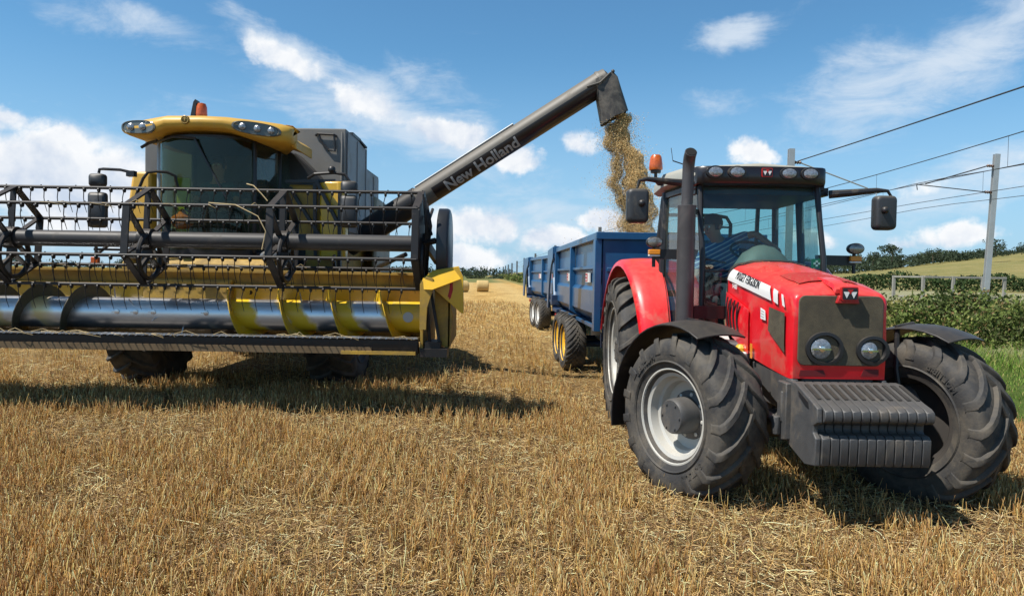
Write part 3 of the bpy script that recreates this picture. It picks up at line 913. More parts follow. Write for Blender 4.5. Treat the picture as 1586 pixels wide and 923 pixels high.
# cab ------------------------------------------------------------------
b = MB()
for sd in (-1, 1):
    o_ = -.03 if sd < 0 else -.065
    b.tube([(sd * .60 + o_, 1.14, 1.16), (sd * .60 + o_, 1.13, 1.95), (sd * .60 + o_, 1.25, 2.35), (sd * .59 + o_, 1.33, 2.72)], [.030, .030, .028, .034], 6)      # A pillars
    b.tube([(sd * .76, 2.25, 1.20), (sd * .78, 2.30, 1.9), (sd * .745, 2.34, 2.72)], [.035, .042, .045], 6)   # B pillars
    b.tube([(sd * .70, 2.95, 1.55), (sd * .71, 2.95, 2.0), (sd * .66, 2.85, 2.72)], .04, 6)
    b.bar((sd * .60 - .03, 1.16, 1.22), (sd * .76, 2.25, 1.22), .05, .06)
    b.bar((sd * .61 - .03, 1.33, 2.68), (sd * .745, 2.34, 2.68), .05, .06); b.bar((sd * .745, 2.34, 2.68), (sd * .66, 2.85, 2.68), .05, .06)
b.bar((-.63, 1.14, 1.19), (.57, 1.14, 1.19), .05, .06)
b.bar((-.62, 1.14, 1.84), (-.36, 1.13, 1.84), .022, .022)
b.bar((-.63, 1.15, 1.96), (-.40, 1.13, 1.92), .022, .020)
b.bar((-.70, 2.95, 1.58), (.70, 2.95, 1.58), .06, .08)
b.box(-.66, .66, 1.36, 2.85, 2.60, 2.68)                                         # headlining
b.box(-.70, .70, 1.3, 2.95, 1.08, 1.16)                                        # floor
b.bar((.46, 2.94, 1.6), (.46, 2.86, 2.62), .05, .04)
cab = tb('cab_frame', b, BLK, bevel=.005)
# white-cream roof with a black front visor
def roof_sec(y, x0, x1, z0, z1, r_=.07):
    cx_ = (x0 + x1) / 2
    return [(x0 + .05, y, z0), (x0, y, z0 + .03), (x0, y, z1 - r_), (x0 + r_ * .35, y, z1 - r_ * .35), (x0 + r_ * 1.3, y, z1), (cx_, y, z1 + .035), (x1 - r_ * 1.3, y, z1), (x1 - r_ * .35, y, z1 - r_ * .35), (x1, y, z1 - r_), (x1, y, z0 + .03), (x1 - .05, y, z0)]
b = MB(); b.loft([roof_sec(1.215, -.55, .51, 2.775, 2.835, .03), roof_sec(1.225, -.62, .55, 2.75, 2.848, .04), roof_sec(1.30, -.68, .60, 2.745, 2.868), roof_sec(1.6, -.765, .69, 2.74, 2.905), roof_sec(2.3, -.815, .765, 2.74, 2.94), roof_sec(2.85, -.79, .74, 2.73, 2.91), roof_sec(2.98, -.72, .68, 2.75, 2.83)])
roof = tb('cab_roof', b, CREAM, smooth=50)
b = MB()
def vis(y, k, z0, z1): return [(-.05 + .62 * k * c_, y + dy, z) for (c_, dy, z) in ((-1, .09, z0), (-.93, .02, z0), (-.6, 0, z0), (.6, 0, z0), (.93, .02, z0), (1, .09, z0))]
ys_ = [(-.685, .16), (-.672, .06), (-.63, .015), (-.55, 0), (-.25, -.012), (0, -.015), (.2, -.012), (.45, 0), (.535, .015), (.578, .06), (.592, .16)]
b.loft([[(x, 1.20 + d, 2.69), (x, 1.185 + d, 2.72), (x, 1.185 + d, 2.835), (x, 1.20 + d, 2.857), (x, 1.34 + d * .5, 2.857), (x, 1.36 + d * .5, 2.67)] for (x, d) in ys_])
visor = tb('roof_visor', b, PIPEB, roof, bevel=.004)
for x in (-.515, -.305, .195, .400):
    z = 2.795 if x < 0 else 2.79
    b = MB(); b.lathe([(1.19, .094), (1.160, .090), (1.158, .074), (1.172, .066)], 'y', 28, c=(x, 0, z), sy=.68); b.f = b.f
    tb('work_light_ring', b, BLK, roof)
    b = MB(); b.lathe([(1.18, .070), (1.156, .068), (1.148, .046), (1.146, 0)], 'y', 24, c=(x, 0, z), sy=.68); tb('work_light', b, LENS, roof)
badge(roof, -.02, 1.158, 2.795, .052)
# glass
b = MB(); G = []
for i in range(9):
    t = i / 8; zz = 1.88 + (2.70 - 1.88) * t; yy = 1.135 + .185 * t ** 1.2
    G.append([(-.60 + 1.11 * j / 8, yy - .05 * (1 - ((j - 4) / 4) ** 2), zz) for j in range(9)])
b.sheet(G, .005); tb('windscreen', b, TGLASS)
for x0_, x1_ in ((-.61, -.40), (.38, .52)):
    b = MB(); b.box(x0_, x1_, 1.138, 1.143, 1.22, 1.86); tb('lower_screen', b, TGLASS)
for sd in (-1, 1):
    b = MB(); x0 = sd * .60 + (-.03 if sd < 0 else -.065)
    b.sheet([[(x0, 1.16, 1.25), (x0, 1.34, 2.66)], [(sd * .76, 2.22, 1.25), (sd * .745, 2.32, 2.66)]], .005); tb('side_window', b, SGLASS)
    b = MB(); b.sheet([[(sd * .765, 2.30, 1.85), (sd * .745, 2.38, 2.66)], [(sd * .70, 2.93, 1.75), (sd * .66, 2.84, 2.66)]], .005); tb('rear_quarter_window', b, SGLASS)
b = MB(); b.sheet([[(-.66, 2.95, 1.62), (-.63, 2.86, 2.62)], [(.66, 2.95, 1.62), (.63, 2.86, 2.62)]], .005); tb('rear_window', b, TGLASS)
# opened rear window frame and rail, seen through the screen
b = MB(); b.tube([(-.60, 2.90, 2.52), (-.02, 2.90, 2.52), (.10, 2.90, 2.50), (.15, 2.90, 2.42), (.15, 2.92, 2.05), (.10, 2.92, 1.98)], .022, 8)
b.tube([(-.62, 2.90, 2.30), (-.05, 2.90, 2.30)], .012, 6); b.tube([(-.10, 2.88, 2.30), (.02, 2.86, 2.38), (.15, 2.88, 2.38)], .012, 6)
tb('rear_window_frame', b, BLK)
# interior: dash hood, steering wheel, seat, floor lever block
b = MB(); b.loft([[( .02 + .34 * k * math.cos(a), y, 1.62 + z * math.sin(a)) for a in [PI * i / 10 for i in range(11)]] for (y, k, z) in [(1.17, .80, .34), (1.25, .96, .46), (1.36, 1.0, .50), (1.50, .92, .46), (1.56, .7, .36)]])
b.box(-.14, .18, 1.2, 1.5, 1.15, 1.64)
tb('dashboard', b, DASH, smooth=50)
b = MB()
for i in range(28):
    pass
def ring(b, c, R, r_, nrm, n=28):
    nrm = Vector(nrm).normalized(); a = nrm.orthogonal().normalized(); d = nrm.cross(a)
    b.tube([Vector(c) + (a * math.cos(2 * PI * i / n) + d * math.sin(2 * PI * i / n)) * R for i in range(n + 1)], r_, 8, caps=False)
ring(b, (.0, 1.66, 2.06), .20, .014, (0, -.5, .86)); b.bar((-.18, 1.66, 2.06), (.18, 1.66, 2.06), .03, .012); b.tube([(0, 1.66, 2.05), (0, 1.50, 1.80)], .03, 8)
tb('steering_wheel', b, BLK)
b = MB(); b.box(-.26, .26, 2.05, 2.5, 1.45, 1.58); b.box(-.24, .24, 2.46, 2.62, 1.55, 2.12); b.box(-.18, .18, 2.1, 2.45, 1.16, 1.45)
b.box(.27, .42, 1.9, 2.6, 1.5, 1.68); b.box(-.42, -.30, 2.2, 2.6, 1.5, 1.66)
tb('driver_seat', b, SEATM, bevel=.04)
b = MB(); b.prism([(-.62, 1.2), (-.36, 1.2), (-.36, 1.50), (-.5, 1.56), (-.62, 1.5)], 'y', 1.5, 1.9); tb('side_console', b, mat('red_brown_trim', (.14, .02, .02), .7), bevel=.02)
b = MB(); b.box(.535, .56, 1.24, 1.25, 1.88, 1.98); b.box(.46, .56, 1.232, 1.238, 1.885, 1.975)
tb('first_aid_sticker', b, mat('green_sticker', (.01, .20, .10), .5))
b = MB(); b.box(.50, .52, 1.226, 1.231, 1.90, 1.96); b.box(.48, .54, 1.226, 1.231, 1.92, 1.94); tb('sticker_cross', b, WHT)

# exhaust
b = MB()
b.lathe([(1.25, .0), (1.25, .055), (1.32, .080), (1.36, .083), (2.40, .083), (2.43, .088), (2.445, .088), (2.45, .056)], 'z', 28, c=(-.835, .95, 0))
b.tube([(-.835, .95, 2.44), (-.830, .95, 2.74), (-.828, .945, 2.83), (-.828, .915, 2.89), (-.828, .865, 2.93)], [.054, .054, .056, .056, .056], 20)
ex = tb('exhaust_stack', b, EXH, smooth=45)
b = MB(); b.lathe([(0, .0), (0, .050)], 'y', 20); 
b = MB(); b.lathe([(0, .048), (-.004, .048), (-.004, 0)], 'y', 20); b.v = [Matrix.Rotation(rad(-36), 3, 'X') @ v + Vector((-.828, .862, 2.932)) for v in b.v]; tb('exhaust_mouth', b, mat('mouth_black', (.006, .006, .006), .9), ex)  # near-black disc closing the end of the pipe
b = MB(); b.bar((-.76, .95, 1.45), (-.42, 1.05, 1.45), .06, .12); tb('exhaust_bracket', b, BLK, ex); b = MB(); b.bar((-.80, 1.0, 2.40), (-.63, 1.30, 2.42), .02, .05); tb('exhaust_bracket', b, BLK, ex)
b = MB(); b.tube([(-.835, .95, 1.3), (-.75, .85, 1.18), (-.4, .7, 1.15)], .06, 12); tb('exhaust_elbow', b, EXH, ex)

# mirrors
for sd, (cx_, cz_) in ((-1, (-1.262, 2.455)), (1, (1.118, 2.425))):
    b = MB()
    xi = -.70 if sd < 0 else .64
    zt = 2.715 if sd < 0 else 2.66
    if sd < 0: b.tube([(xi, 1.30, 2.69), (-.92, 1.24, 2.70), (-1.17, 1.20, 2.72), (-1.245, 1.19, 2.70), (-1.27, 1.19, 2.60), (-1.24, 1.17, 2.47)], [.042, .034, .024, .016, .013, .013], 10)
    else: b.tube([(xi, 1.30, 2.61), (.85, 1.24, 2.625), (1.06, 1.20, 2.645), (1.16, 1.19, 2.64), (1.20, 1.19, 2.58), (1.20, 1.17, 2.44), (1.16, 1.16, 2.42)], [.042, .036, .026, .016, .013, .013, .013], 10)
    ma = tb('mirror_arm', b, BLK)
    b = MB(); pf = rrect(cx_ - .105, cx_ + .105, cz_ - .165, cz_ + .165, .045)
    b.loft([[(cx_ + (x - cx_) * k, y, cz_ + (z - cz_) * k2) for (x, z) in pf] for (y, k, k2) in ((1.10, .70, .78), (1.105, .85, .90), (1.125, .97, .985), (1.16, 1, 1), (1.205, 1, 1), (1.21, .96, .98))])
    mh = tb('mirror', b, MIRB, ma, smooth=60)
    b = MB(); b.prism([(cx_ + (x - cx_) * .92, cz_ + (z - cz_) * .95) for x, z in pf], 'y', 1.209, 1.214); tb('mirror_glass', b, CHROME, ma)
    b = MB(); b.ball((cx_ + .03 * -sd, 1.085, cz_ + .02), .035, 12, 8); tb('mirror_knuckle', b, BLK, ma)
# beacon on its stalk
b = MB(); b.tube([(-.72, 2.25, 2.80), (-.86, 2.22, 2.80), (-.895, 2.20, 2.83), (-.895, 2.20, 2.93)], .018, 8); b.lathe([(2.92, .055), (2.95, .058), (2.95, 0)], 'z', 20, c=(-.895, 2.20, 0))
bc = tb('beacon_base', b, BLK)
b = MB(); b.lathe([(2.95, .070), (2.97, .076), (3.02, .072), (3.09, .062), (3.115, .045), (3.12, 0)], 'z', 24, c=(-.895, 2.20, 0)); tb('beacon', b, ORG, bc)
# side lamps on brackets
for sd, cx_, cz_ in ((-1, -1.03, 2.125), (1, .995, 2.09)):
    xi = sd * .62 - .03
    b = MB(); b.bar((xi, 1.45, cz_ - .12), (cx_, 1.5, cz_ - .12), .03, .10); b.tube([(cx_ + .0, 1.5, cz_ - .25), (cx_, 1.5, cz_ - .05)], .018, 8)
    ld = tb('lamp_bracket', b, BLK)
    b = MB(); b.lathe([(1.56, .05), (1.50, .082), (1.455, .084), (1.45, .078)], 'y', 28, c=(cx_, 0, cz_), sy=.68); tb('lamp_housing', b, BLK, ld)
    b = MB(); b.lathe([(1.455, .076), (1.445, .072), (1.436, .046), (1.434, 0)], 'y', 28, c=(cx_, 0, cz_), sy=.66); tb('side_lamp', b, LENSD, ld)
    b = MB(); b.box(cx_ - .060, cx_ + .055, 1.44, 1.50, cz_ - .125, cz_ - .075); tb('indicator', b, ORGL, ld, bevel=.006)
    b = MB(); b.box(cx_ - .060, cx_ + .055, 1.445, 1.498, cz_ - .145, cz_ - .127); tb('indicator_lower', b, WHT, ld, bevel=.006)
b = MB(); b.tube([(-.88, 1.4, 2.93), (-.895, 1.42, 3.06)], .003, 5); b.bar((-.72, 1.4, 2.88), (-.88, 1.4, 2.93), .01, .01); tb('aerial', b, BLK)
# rear linkage and hitch
b = MB(); b.box(-.35, .35, 2.9, 3.15, .55, 1.1); b.bar((-.3, 3.1, .7), (-.34, 3.7, .62), .05, .07); b.bar((.3, 3.1, .7), (.34, 3.7, .62), .05, .07); b.tube([(-1.0, 2.82, .885), (1.0, 2.82, .885)], .16, 16)
tb('rear_axle', b, IRON, bevel=.01)

# ------------------------------------------------------------------ combine harvester (built in world coordinates, children of one base)
GZ = .15
CB = empty('combine_harvester', (-4.05, 10.6, GZ), 'yellow combine harvester with raised cutting header, unloading grain through its long spout', 'combine harvester')


def cb(name, mb, mats, parent=CB, bevel=0., smooth=35, seg=2): return mb.build(name, mats, parent, bevel=bevel, smooth=smooth, seg=seg)


# wheels
def cwheel(x, y, R, hw, rr, n, side, nm='front_wheel', steer=0.):
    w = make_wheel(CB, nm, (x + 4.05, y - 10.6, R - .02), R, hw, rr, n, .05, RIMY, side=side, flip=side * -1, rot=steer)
    return w


cwheel(-5.22, 10.75, .86, .33, .42, 20, -1); cwheel(-2.50, 10.75, .86, .33, .42, 20, 1)
cwheel(-5.15, 14.4, .62, .24, .30, 18, -1, 'rear_wheel'); cwheel(-2.95, 14.4, .62, .24, .30, 18, 1, 'rear_wheel')
b = MB(); b.tube([(-5.4, 10.75, 1.0), (-2.6, 10.75, 1.0)], .16, 14); b.box(-4.9, -3.1, 10.5, 11.1, .85, 1.25); b.tube([(-5.1, 14.4, .78), (-3.0, 14.4, .78)], .09, 10); cb('axles', b, IRON, bevel=.01)

# grain tank and body
b = MB()
b.prism([(11.3, 2.3), (14.05, 2.3), (14.05, 3.58), (12.78, 3.58), (12.72, 3.93), (11.3, 3.95)], 'x', -5.62, -2.56)
tank = cb('grain_tank', b, TANK, bevel=.02)
b = MB()   # right flank plates stand a little proud of the tank
b.prism([(11.36, 2.4), (13.95, 2.4), (13.95, 3.52), (12.84, 3.54), (12.70, 3.88), (11.36, 3.90)], 'x', -2.556, -2.54)
cb('tank_side_plate', b, TANKL, tank, bevel=.005)
b = MB(); b.bar((-2.62, 12.3, 3.97), (-2.55, 12.6, 3.88), .12, .03); b.box(-2.66, -2.56, 11.8, 12.4, 3.94, 3.99); cb('tank_flap', b, BLK, tank)
for y in (12.0, 12.7, 13.4):
    b = MB(); b.box(-2.54, -2.525, y, y + .04, 2.42, 3.50 if y > 12.7 else 3.88); cb('tank_rib', b, TANKL, tank)
b = MB(); b.tube([(-2.62, 11.31, 3.90), (-2.62, 11.28, 3.2), (-2.62, 11.28, 2.4)], .018, 6); cb('corner_bead', b, TANK, tank)
# opening bracket on the tank front
b = MB(); b.tube([(-3.02, 11.29, 3.84), (-2.98, 11.26, 3.86), (-2.74, 11.26, 3.85), (-2.70, 11.29, 3.83)], .018, 8)
b.tube([(-2.96, 11.27, 3.84), (-2.94, 11.27, 3.76), (-2.82, 11.27, 3.62), (-2.72, 11.27, 3.60), (-2.73, 11.27, 3.83)], .018, 8); cb('tank_bracket', b, BLK, tank)
b = MB(); b.box(-5.35, -2.75, 11.15, 15.2, 1.0, 2.35); b.prism([(14.0, 1.3), (15.6, 1.5), (15.6, 2.6), (14.9, 3.1), (14.0, 3.1)], 'x', -5.4, -2.6)
cb('machine_body', b, YELD, bevel=.03)
b = MB(); b.prism([(13.4, 1.5), (14.9, 1.5), (14.9, 2.8), (14.4, 3.12), (13.4, 3.15)], 'x', -2.56, -2.47); cb('side_shield', b, mat('grey_yellow_shield', (.34, .31, .22), .5, dust=DUST, dust_amt=.4), bevel=.05)
# front frame: dark structure behind the cab, yellow panels either side
b = MB(); b.box(-3.15, -2.50, 10.95, 11.25, 2.35, 3.12); b.prism([(-3.42, 3.55), (-3.42, 2.3), (-2.75, 2.3), (-2.75, 3.03), (-2.95, 3.25), (-3.2, 3.5)], 'y', 10.9, 11.28)
b.box(-5.3, -2.6, 11.0, 11.28, 1.2, 2.4); b.box(-4.85, -3.2, 9.95, 11.0, 1.35, 2.02)
cb('cab_base_frame', b, BLK, bevel=.02)
b = MB(); b.box(-3.18, -2.74, 10.50, 10.62, 2.25, 3.00); pa = cb('yellow_panel', b, YELD, bevel=.025)
b = MB(); b.loft([[(x, y, z) for x, y in ((-2.72, 10.52), (-2.72, 10.40), (-2.44, 10.36), (-2.36, 10.42), (-2.36, 10.62))] for z in (1.95, 2.4, 3.04)]); cb('yellow_panel', b, YEL, bevel=.03)
b = MB(); b.box(-2.93, -2.45, 10.45, 10.6, 1.72, 2.20); cb('yellow_lower_panel', b, YELD, bevel=.02)
b = MB(); b.loft([[(x, y, z) for x, y in ((-5.32 - s_, 10.32), (-5.26 - s_, 10.15), (-4.96, 10.12), (-4.90, 10.32))] for z, s_ in ((2.1, .04), (2.6, .02), (3.02, -.04), (3.10, -.10))]); cb('yellow_panel', b, YELC, bevel=.03)
for p in (((-3.15, 10.44, 2.95), (-2.62, 10.34, 2.15)), ((-2.80, 10.44, 3.05), (-2.78, 10.44, 2.0)), ((-2.75, 10.35, 3.04), (-2.42, 10.30, 2.42)), ((-2.42, 10.33, 2.9), (-2.42, 10.33, 1.8)), ((-3.2, 10.42, 3.03), (-2.5, 10.42, 3.05))):
    b = MB(); b.bar(p[0], p[1], .045, .045); cb('handrail', b, BLK)
b = MB(); b.tube([(-3.2, 10.1, 1.75), (-2.5, 10.1, 1.75)], .02, 6)
for k in range(4): b.box(-3.1, -2.4, 9.9 + .1 * k, 10.2 + .1 * k, 1.95 - .28 * k, 1.98 - .28 * k)
b.bar((-3.1, 9.95, 2.0), (-3.1, 10.3, .9), .03, .06); b.bar((-2.4, 9.95, 2.0), (-2.4, 10.3, .9), .03, .06); cb('ladder', b, BLKD)
# yellow nose under the cab with grey work lamps
b = MB(); b.loft([[(x, y, z) for z, y in ((1.62, 9.75), (1.62, 9.62), (1.70, 9.55), (1.84, 9.55), (1.92, 9.62), (1.92, 9.75))] for x in (-5.05, -4.9, -4.4, -3.5, -3.0, -2.85)]); cb('cab_sill', b, YELD, bevel=.02)
for x in (-4.85, -3.12):
    b = MB(); b.lathe([(9.60, .13), (9.48, .12), (9.45, .08), (9.45, 0)], 'y', 20, c=(x, 0, 1.96), sy=.62); cb('cab_front_lamp', b, LENSD)
b = MB(); b.box(-3.95, -3.0, 9.42, 9.50, 1.66, 1.76); cb('sill_slot', b, BLK)
b = MB(); b.box(-4.6, -3.5, 9.2, 10.9, .95, 1.65); cb('feeder_house', b, YELD, bevel=.02)

# cab: floor block, pillars, bowed windscreen
b = MB()
b.loft([[(x, y, z) for x, y in ((-4.78, 10.05), (-4.6, 9.75), (-4.2, 9.62), (-3.8, 9.64), (-3.5, 9.85), (-3.36, 10.3), (-3.30, 11.1), (-4.78, 11.1))] for z in (1.96, 2.06)])
b.loft([[(x, y, z) for x, y in ((-4.78, 10.05), (-4.6, 9.75), (-4.2, 9.62), (-3.8, 9.64), (-3.5, 9.85), (-3.36, 10.3), (-3.30, 11.1), (-4.78, 11.1))] for z in (3.47, 3.53)])
for (x, y, r_) in ((-3.47, 9.93, .035), (-3.33, 10.55, .03), (-3.30, 11.08, .05), (-4.76, 11.08, .05)): b.tube([(x, y, 2.0), (x, y, 3.5)], r_, 8)
b.box(-4.78, -3.28, 11.05, 11.12, 2.0, 3.48)  # black back wall carried to full height, added to keep the cab interior dark
cf = cb('cab_frame', b, BLK, bevel=.01)
b = MB(); b.tube([(-4.79, 10.04, 2.0), (-4.79, 10.04, 3.5)], .035, 8); cb('cab_left_pillar', b, GALV, cf)
cur = [(-4.76, 10.02), (-4.70, 9.88), (-4.6, 9.75), (-4.4, 9.67), (-4.2, 9.63), (-4.0, 9.625), (-3.8, 9.65), (-3.62, 9.75), (-3.49, 9.88)]
b = MB(); b.sheet([[(x, y, z) for x, y in cur] for z in (2.04, 2.5, 3.0, 3.49)], .006); cb('windscreen', b, CGLASS, cf)
b = MB(); b.sheet([[(-3.46, 9.96, z), (-3.34, 10.52, z)] for z in (2.04, 3.48)], .006); b.sheet([[(-3.325, 10.58, z), (-3.29, 11.04, z)] for z in (2.04, 3.48)], .006); cb('cab_door_glass', b, SGLASS, cf)
b = MB(); b.sheet([[(-4.785, 10.08, z), (-4.78, 11.04, z)] for z in (2.04, 3.48)], .006); b.box(-4.8, -3.36, 11.078, 11.084, 2.75, 3.47); cb('rear_glass', b, CGLASS, cf)
b = MB(); b.tube([(-4.78, 9.84, 3.44), (-4.4, 9.60, 3.48), (-4.1, 9.57, 3.46)], .015, 6); b.bar((-4.12, 9.575, 3.46), (-3.72, 9.62, 2.7), .03, .02); b.tube([(-4.95, 9.86, 3.38), (-4.85, 9.86, 3.44), (-4.7, 9.78, 3.46)], .02, 6); cb('wiper', b, BLK, cf)
b = MB(); b.box(-4.35, -3.85, 10.55, 10.75, 2.3, 3.05); b.box(-4.38, -3.82, 10.15, 10.7, 2.3, 2.45); cb('driver_seat', b, SEATM, bevel=.05)
b = MB(); ring(b, (-4.22, 10.0, 2.62), .19, .014, (0, -.45, .9)); b.tube([(-4.22, 10.0, 2.6), (-4.22, 9.9, 2.1)], .035, 8); cb('steering_wheel', b, BLK)
b = MB(); b.tube([(-4.75, 10.9, 2.9), (-4.3, 10.9, 2.86), (-3.5, 10.9, 2.88)], .015, 6); b.bar((-3.75, 10.95, 3.4), (-3.52, 10.95, 2.6), .04, .04); b.box(-3.7, -3.5, 10.1, 10.4, 2.1, 2.75); cb('cab_fittings', b, BLK, cf, bevel=.01)
b = MB(); b.box(-4.70, -4.52, 10.35, 10.40, 2.2, 3.05); cb('cab_inner_panel', b, mat('yellow_green_panel', (.60, .62, .06), .5), cf)

# cab roof: long bowed yellow canopy with drooping ends that hold the lamp clusters
b = MB(); secs = []
for (x, zb, zt, yf, yb) in [(-5.14, 3.630, 3.675, 9.80, 10.5), (-5.12, 3.55, 3.685, 9.70, 10.7), (-5.0, 3.50, 3.695, 9.62, 11.0), (-4.80, 3.485, 3.715, 9.55, 11.1), (-4.60, 3.505, 3.735, 9.48, 11.15), (-4.45, 3.56, 3.750, 9.44, 11.2), (-4.0, 3.575, 3.752, 9.42, 11.2), (-3.7, 3.565, 3.745, 9.44, 11.2), (-3.5, 3.51, 3.735, 9.50, 11.05), (-3.30, 3.46, 3.725, 9.56, 10.8), (-3.05, 3.44, 3.705, 9.64, 10.25), (-2.95, 3.46, 3.685, 9.70, 10.1), (-2.92, 3.53, 3.66, 9.80, 10.0)]:
    h = zt - zb
    secs.append([(x, yf + .05, zb), (x, yf, zb + .03 * min(1, h / .2)), (x, yf - .015, zb + h * .5), (x, yf + .02, zt - .06 * min(1, h / .25)), (x, yf + .10, zt - .012), (x, yf + .35, zt + .01), (x, (yf + yb) / 2, zt + .02), (x, yb, zt - .06), (x, yb, zb)])
b.loft(secs); rf = cb('cab_roof', b, YELC, smooth=50)
b = MB(); b.loft([[(x, y, z) for y, z in ((9.95, zt - .13), (9.95, zt - .02), (10.75, zt - .0), (10.75, zt - .14))] for x, zt in ((-3.25, 3.68), (-3.02, 3.60), (-2.92, 3.53))]); cb('roof_wing', b, YELC, rf, bevel=.02)


def pod(name, x0, x1, zc, hz, yf0, yf1, tilt, lights):
    b = MB(); n = 28; L_ = []
    for k, (s_, dy) in enumerate(((1.0, .02), (1.0, -.022), (.92, -.030), (.86, -.018))):
        sec = []
        for i in range(n):
            a = 2 * PI * i / n; cxm = (x0 + x1) / 2; ca, sa = math.cos(a), math.sin(a)
            e = 2.6; ux = math.copysign(abs(ca) ** (2 / e), ca); uz = math.copysign(abs(sa) ** (2 / e), sa)
            x = cxm + ux * (x1 - x0) / 2 * s_; t = (x - x0) / (x1 - x0)
            sec.append((x, yf0 + (yf1 - yf0) * t + dy, zc + uz * hz * s_ + tilt * (t - .5)))
        L_.append(sec)
    b.loft(L_, caps=True); o = cb(name, b, mat('lamp_cluster_shell', (.11, .11, .09), .25, coat=.6), rf)
    for t in lights:
        x = x0 + (x1 - x0) * t; y = yf0 + (yf1 - yf0) * t - .02; z = zc + tilt * (t - .5)
        b = MB(); b.lathe([(y, hz * .56), (y - .02, hz * .52), (y - .032, hz * .30), (y - .034, 0)], 'y', 20, c=(x, 0, z)); cb('roof_lamp', b, LENS, o)
pod('lamp_cluster', -5.10, -4.57, 3.592, .086, 9.665, 9.475, -.025, (.30, .64))
pod('lamp_cluster', -3.60, -3.02, 3.590, .082, 9.475, 9.64, -.055, (.22, .52, .80))
b = MB(); b.lathe([(9.43, .055), (9.405, .053), (9.40, .045), (9.402, .0)], 'y', 28, c=(-4.17, 0, 3.665)); cb('roof_emblem_disc', b, mat('bronze_emblem', (.22, .13, .03), .35, metal=.5), rf)
b = MB(); b.lathe([(9.40, .048), (9.396, .048), (9.396, .040), (9.40, .040)], 'y', 28, c=(-4.17, 0, 3.665), closed=True)
b.prism([(-4.205, 3.665), (-4.17, 3.70), (-4.135, 3.665), (-4.16, 3.68), (-4.17, 3.64), (-4.18, 3.68)], 'y', 9.394, 9.40); cb('roof_emblem', b, mat('emblem_line', (.45, .30, .08), .4), rf)
# beacon with its dark guard
b = MB(); b.lathe([(3.755, .10), (3.785, .10), (3.79, .075), (3.79, 0)], 'z', 20, c=(-4.17, 9.85, 0)); b.prism([(-4.28, 3.76), (-4.21, 3.78), (-4.19, 4.00), (-4.21, 4.015), (-4.235, 3.98)], 'y', 9.80, 9.90); bb = cb('beacon_base', b, BLK)
b = MB(); b.lathe([(3.79, .068), (3.82, .074), (3.92, .068), (3.965, .052), (3.98, 0)], 'z', 22, c=(-4.145, 9.85, 0)); cb('beacon', b, ORG, bb)

# mirrors
b = MB(); b.tube([(-5.18, 9.3, 2.96), (-5.17, 9.3, 3.01), (-5.12, 9.3, 3.015), (-4.92, 9.32, 3.01), (-4.80, 9.34, 2.985)], .018, 8); b.box(-4.84, -4.74, 9.30, 9.38, 2.93, 3.00)
b.tube([(-4.92, 9.5, 2.35), (-4.89, 9.5, 2.52), (-4.70, 9.45, 2.92), (-4.64, 9.45, 3.0), (-4.56, 9.5, 3.02), (-4.44, 9.55, 3.02), (-4.36, 9.6, 2.98), (-4.34, 9.65, 2.8)], .020, 8)
b.v = [v + Vector((-.02, 0, 0)) for v in b.v]; am = cb('mirror_arm', b, BLK)
for (z0, z1, w_) in ((2.79, 2.95, .10), (2.28, 2.72, .11)):
    b = MB(); pf = rrect(-5.20 - w_, -5.20 + w_, z0, z1, .04); b.loft([[(-5.2 + (x + 5.2) * k, y, (z0 + z1) / 2 + (z - (z0 + z1) / 2) * k) for x, z in pf] for y, k in ((9.22, .8), (9.25, 1.), (9.31, 1.), (9.32, .96))]); cb('mirror', b, MIRB, am, smooth=60)
b = MB(); b.tube([(-2.66, 9.6, 2.98), (-2.55, 9.5, 3.02), (-2.30, 9.5, 3.04), (-2.16, 9.5, 3.02), (-2.10, 9.5, 2.93)], .02, 8); b.ball((-2.33, 9.5, 3.08), .05, 10, 6); am = cb('mirror_arm', b, BLK)
for (z0, z1) in ((2.79, 2.93), (2.34, 2.75)):
    b = MB(); pf = rrect(-2.20, -1.99, z0, z1, .04); b.loft([[(-2.095 + (x + 2.095) * k, y, (z0 + z1) / 2 + (z - (z0 + z1) / 2) * k) for x, z in pf] for y, k in ((9.40, .8), (9.43, 1.), (9.49, 1.), (9.50, .96))]); cb('mirror', b, MIRB, am, smooth=60)

# unloading auger
P0_, P1_ = Vector((-2.35, 12.35, 2.50)), Vector((1.36, 11.65, 4.80))
AX = (P1_ - P0_).normalized()
b = MB(); b.mat(0).tube([P0_ - AX * .5, P0_ + AX * .95], .215, 24); b.mat(1).tube([P0_ + AX * .9, P1_], .185, 32)
au = cb('unloading_auger', b, [BLK, PIPEU], smooth=40)
sidev = AX.cross(Vector((0, 0, 1))).normalized(); upv = sidev.cross(AX).normalized()
if sidev.y > 0: sidev = -sidev
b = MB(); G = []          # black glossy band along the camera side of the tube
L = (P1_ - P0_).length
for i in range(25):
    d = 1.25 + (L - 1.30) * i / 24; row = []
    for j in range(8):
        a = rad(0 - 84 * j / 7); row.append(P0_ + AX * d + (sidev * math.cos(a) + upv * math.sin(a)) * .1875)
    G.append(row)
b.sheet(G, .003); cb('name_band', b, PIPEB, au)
vs, fs = text_mesh('New Holland', .255, .002, offset=.006, cuts=.03); b = MB(); q = []
for v in vs:
    a = rad(-38) + v.y / .19; q.append(P0_ + AX * (2.15 + v.x * 1.0) + (sidev * math.cos(a) + upv * math.sin(a)) * (.1930 + v.z))
b.add(q, fs); cb('name_lettering', b, LETG, au, smooth=0)
b = MB(); b.tube([P0_ + AX * 1.0 + upv * .19 + sidev * .06, P0_ + AX * 2.9 + upv * .185 + sidev * .085], .016, 6); cb('auger_pipe', b, GALV, au)
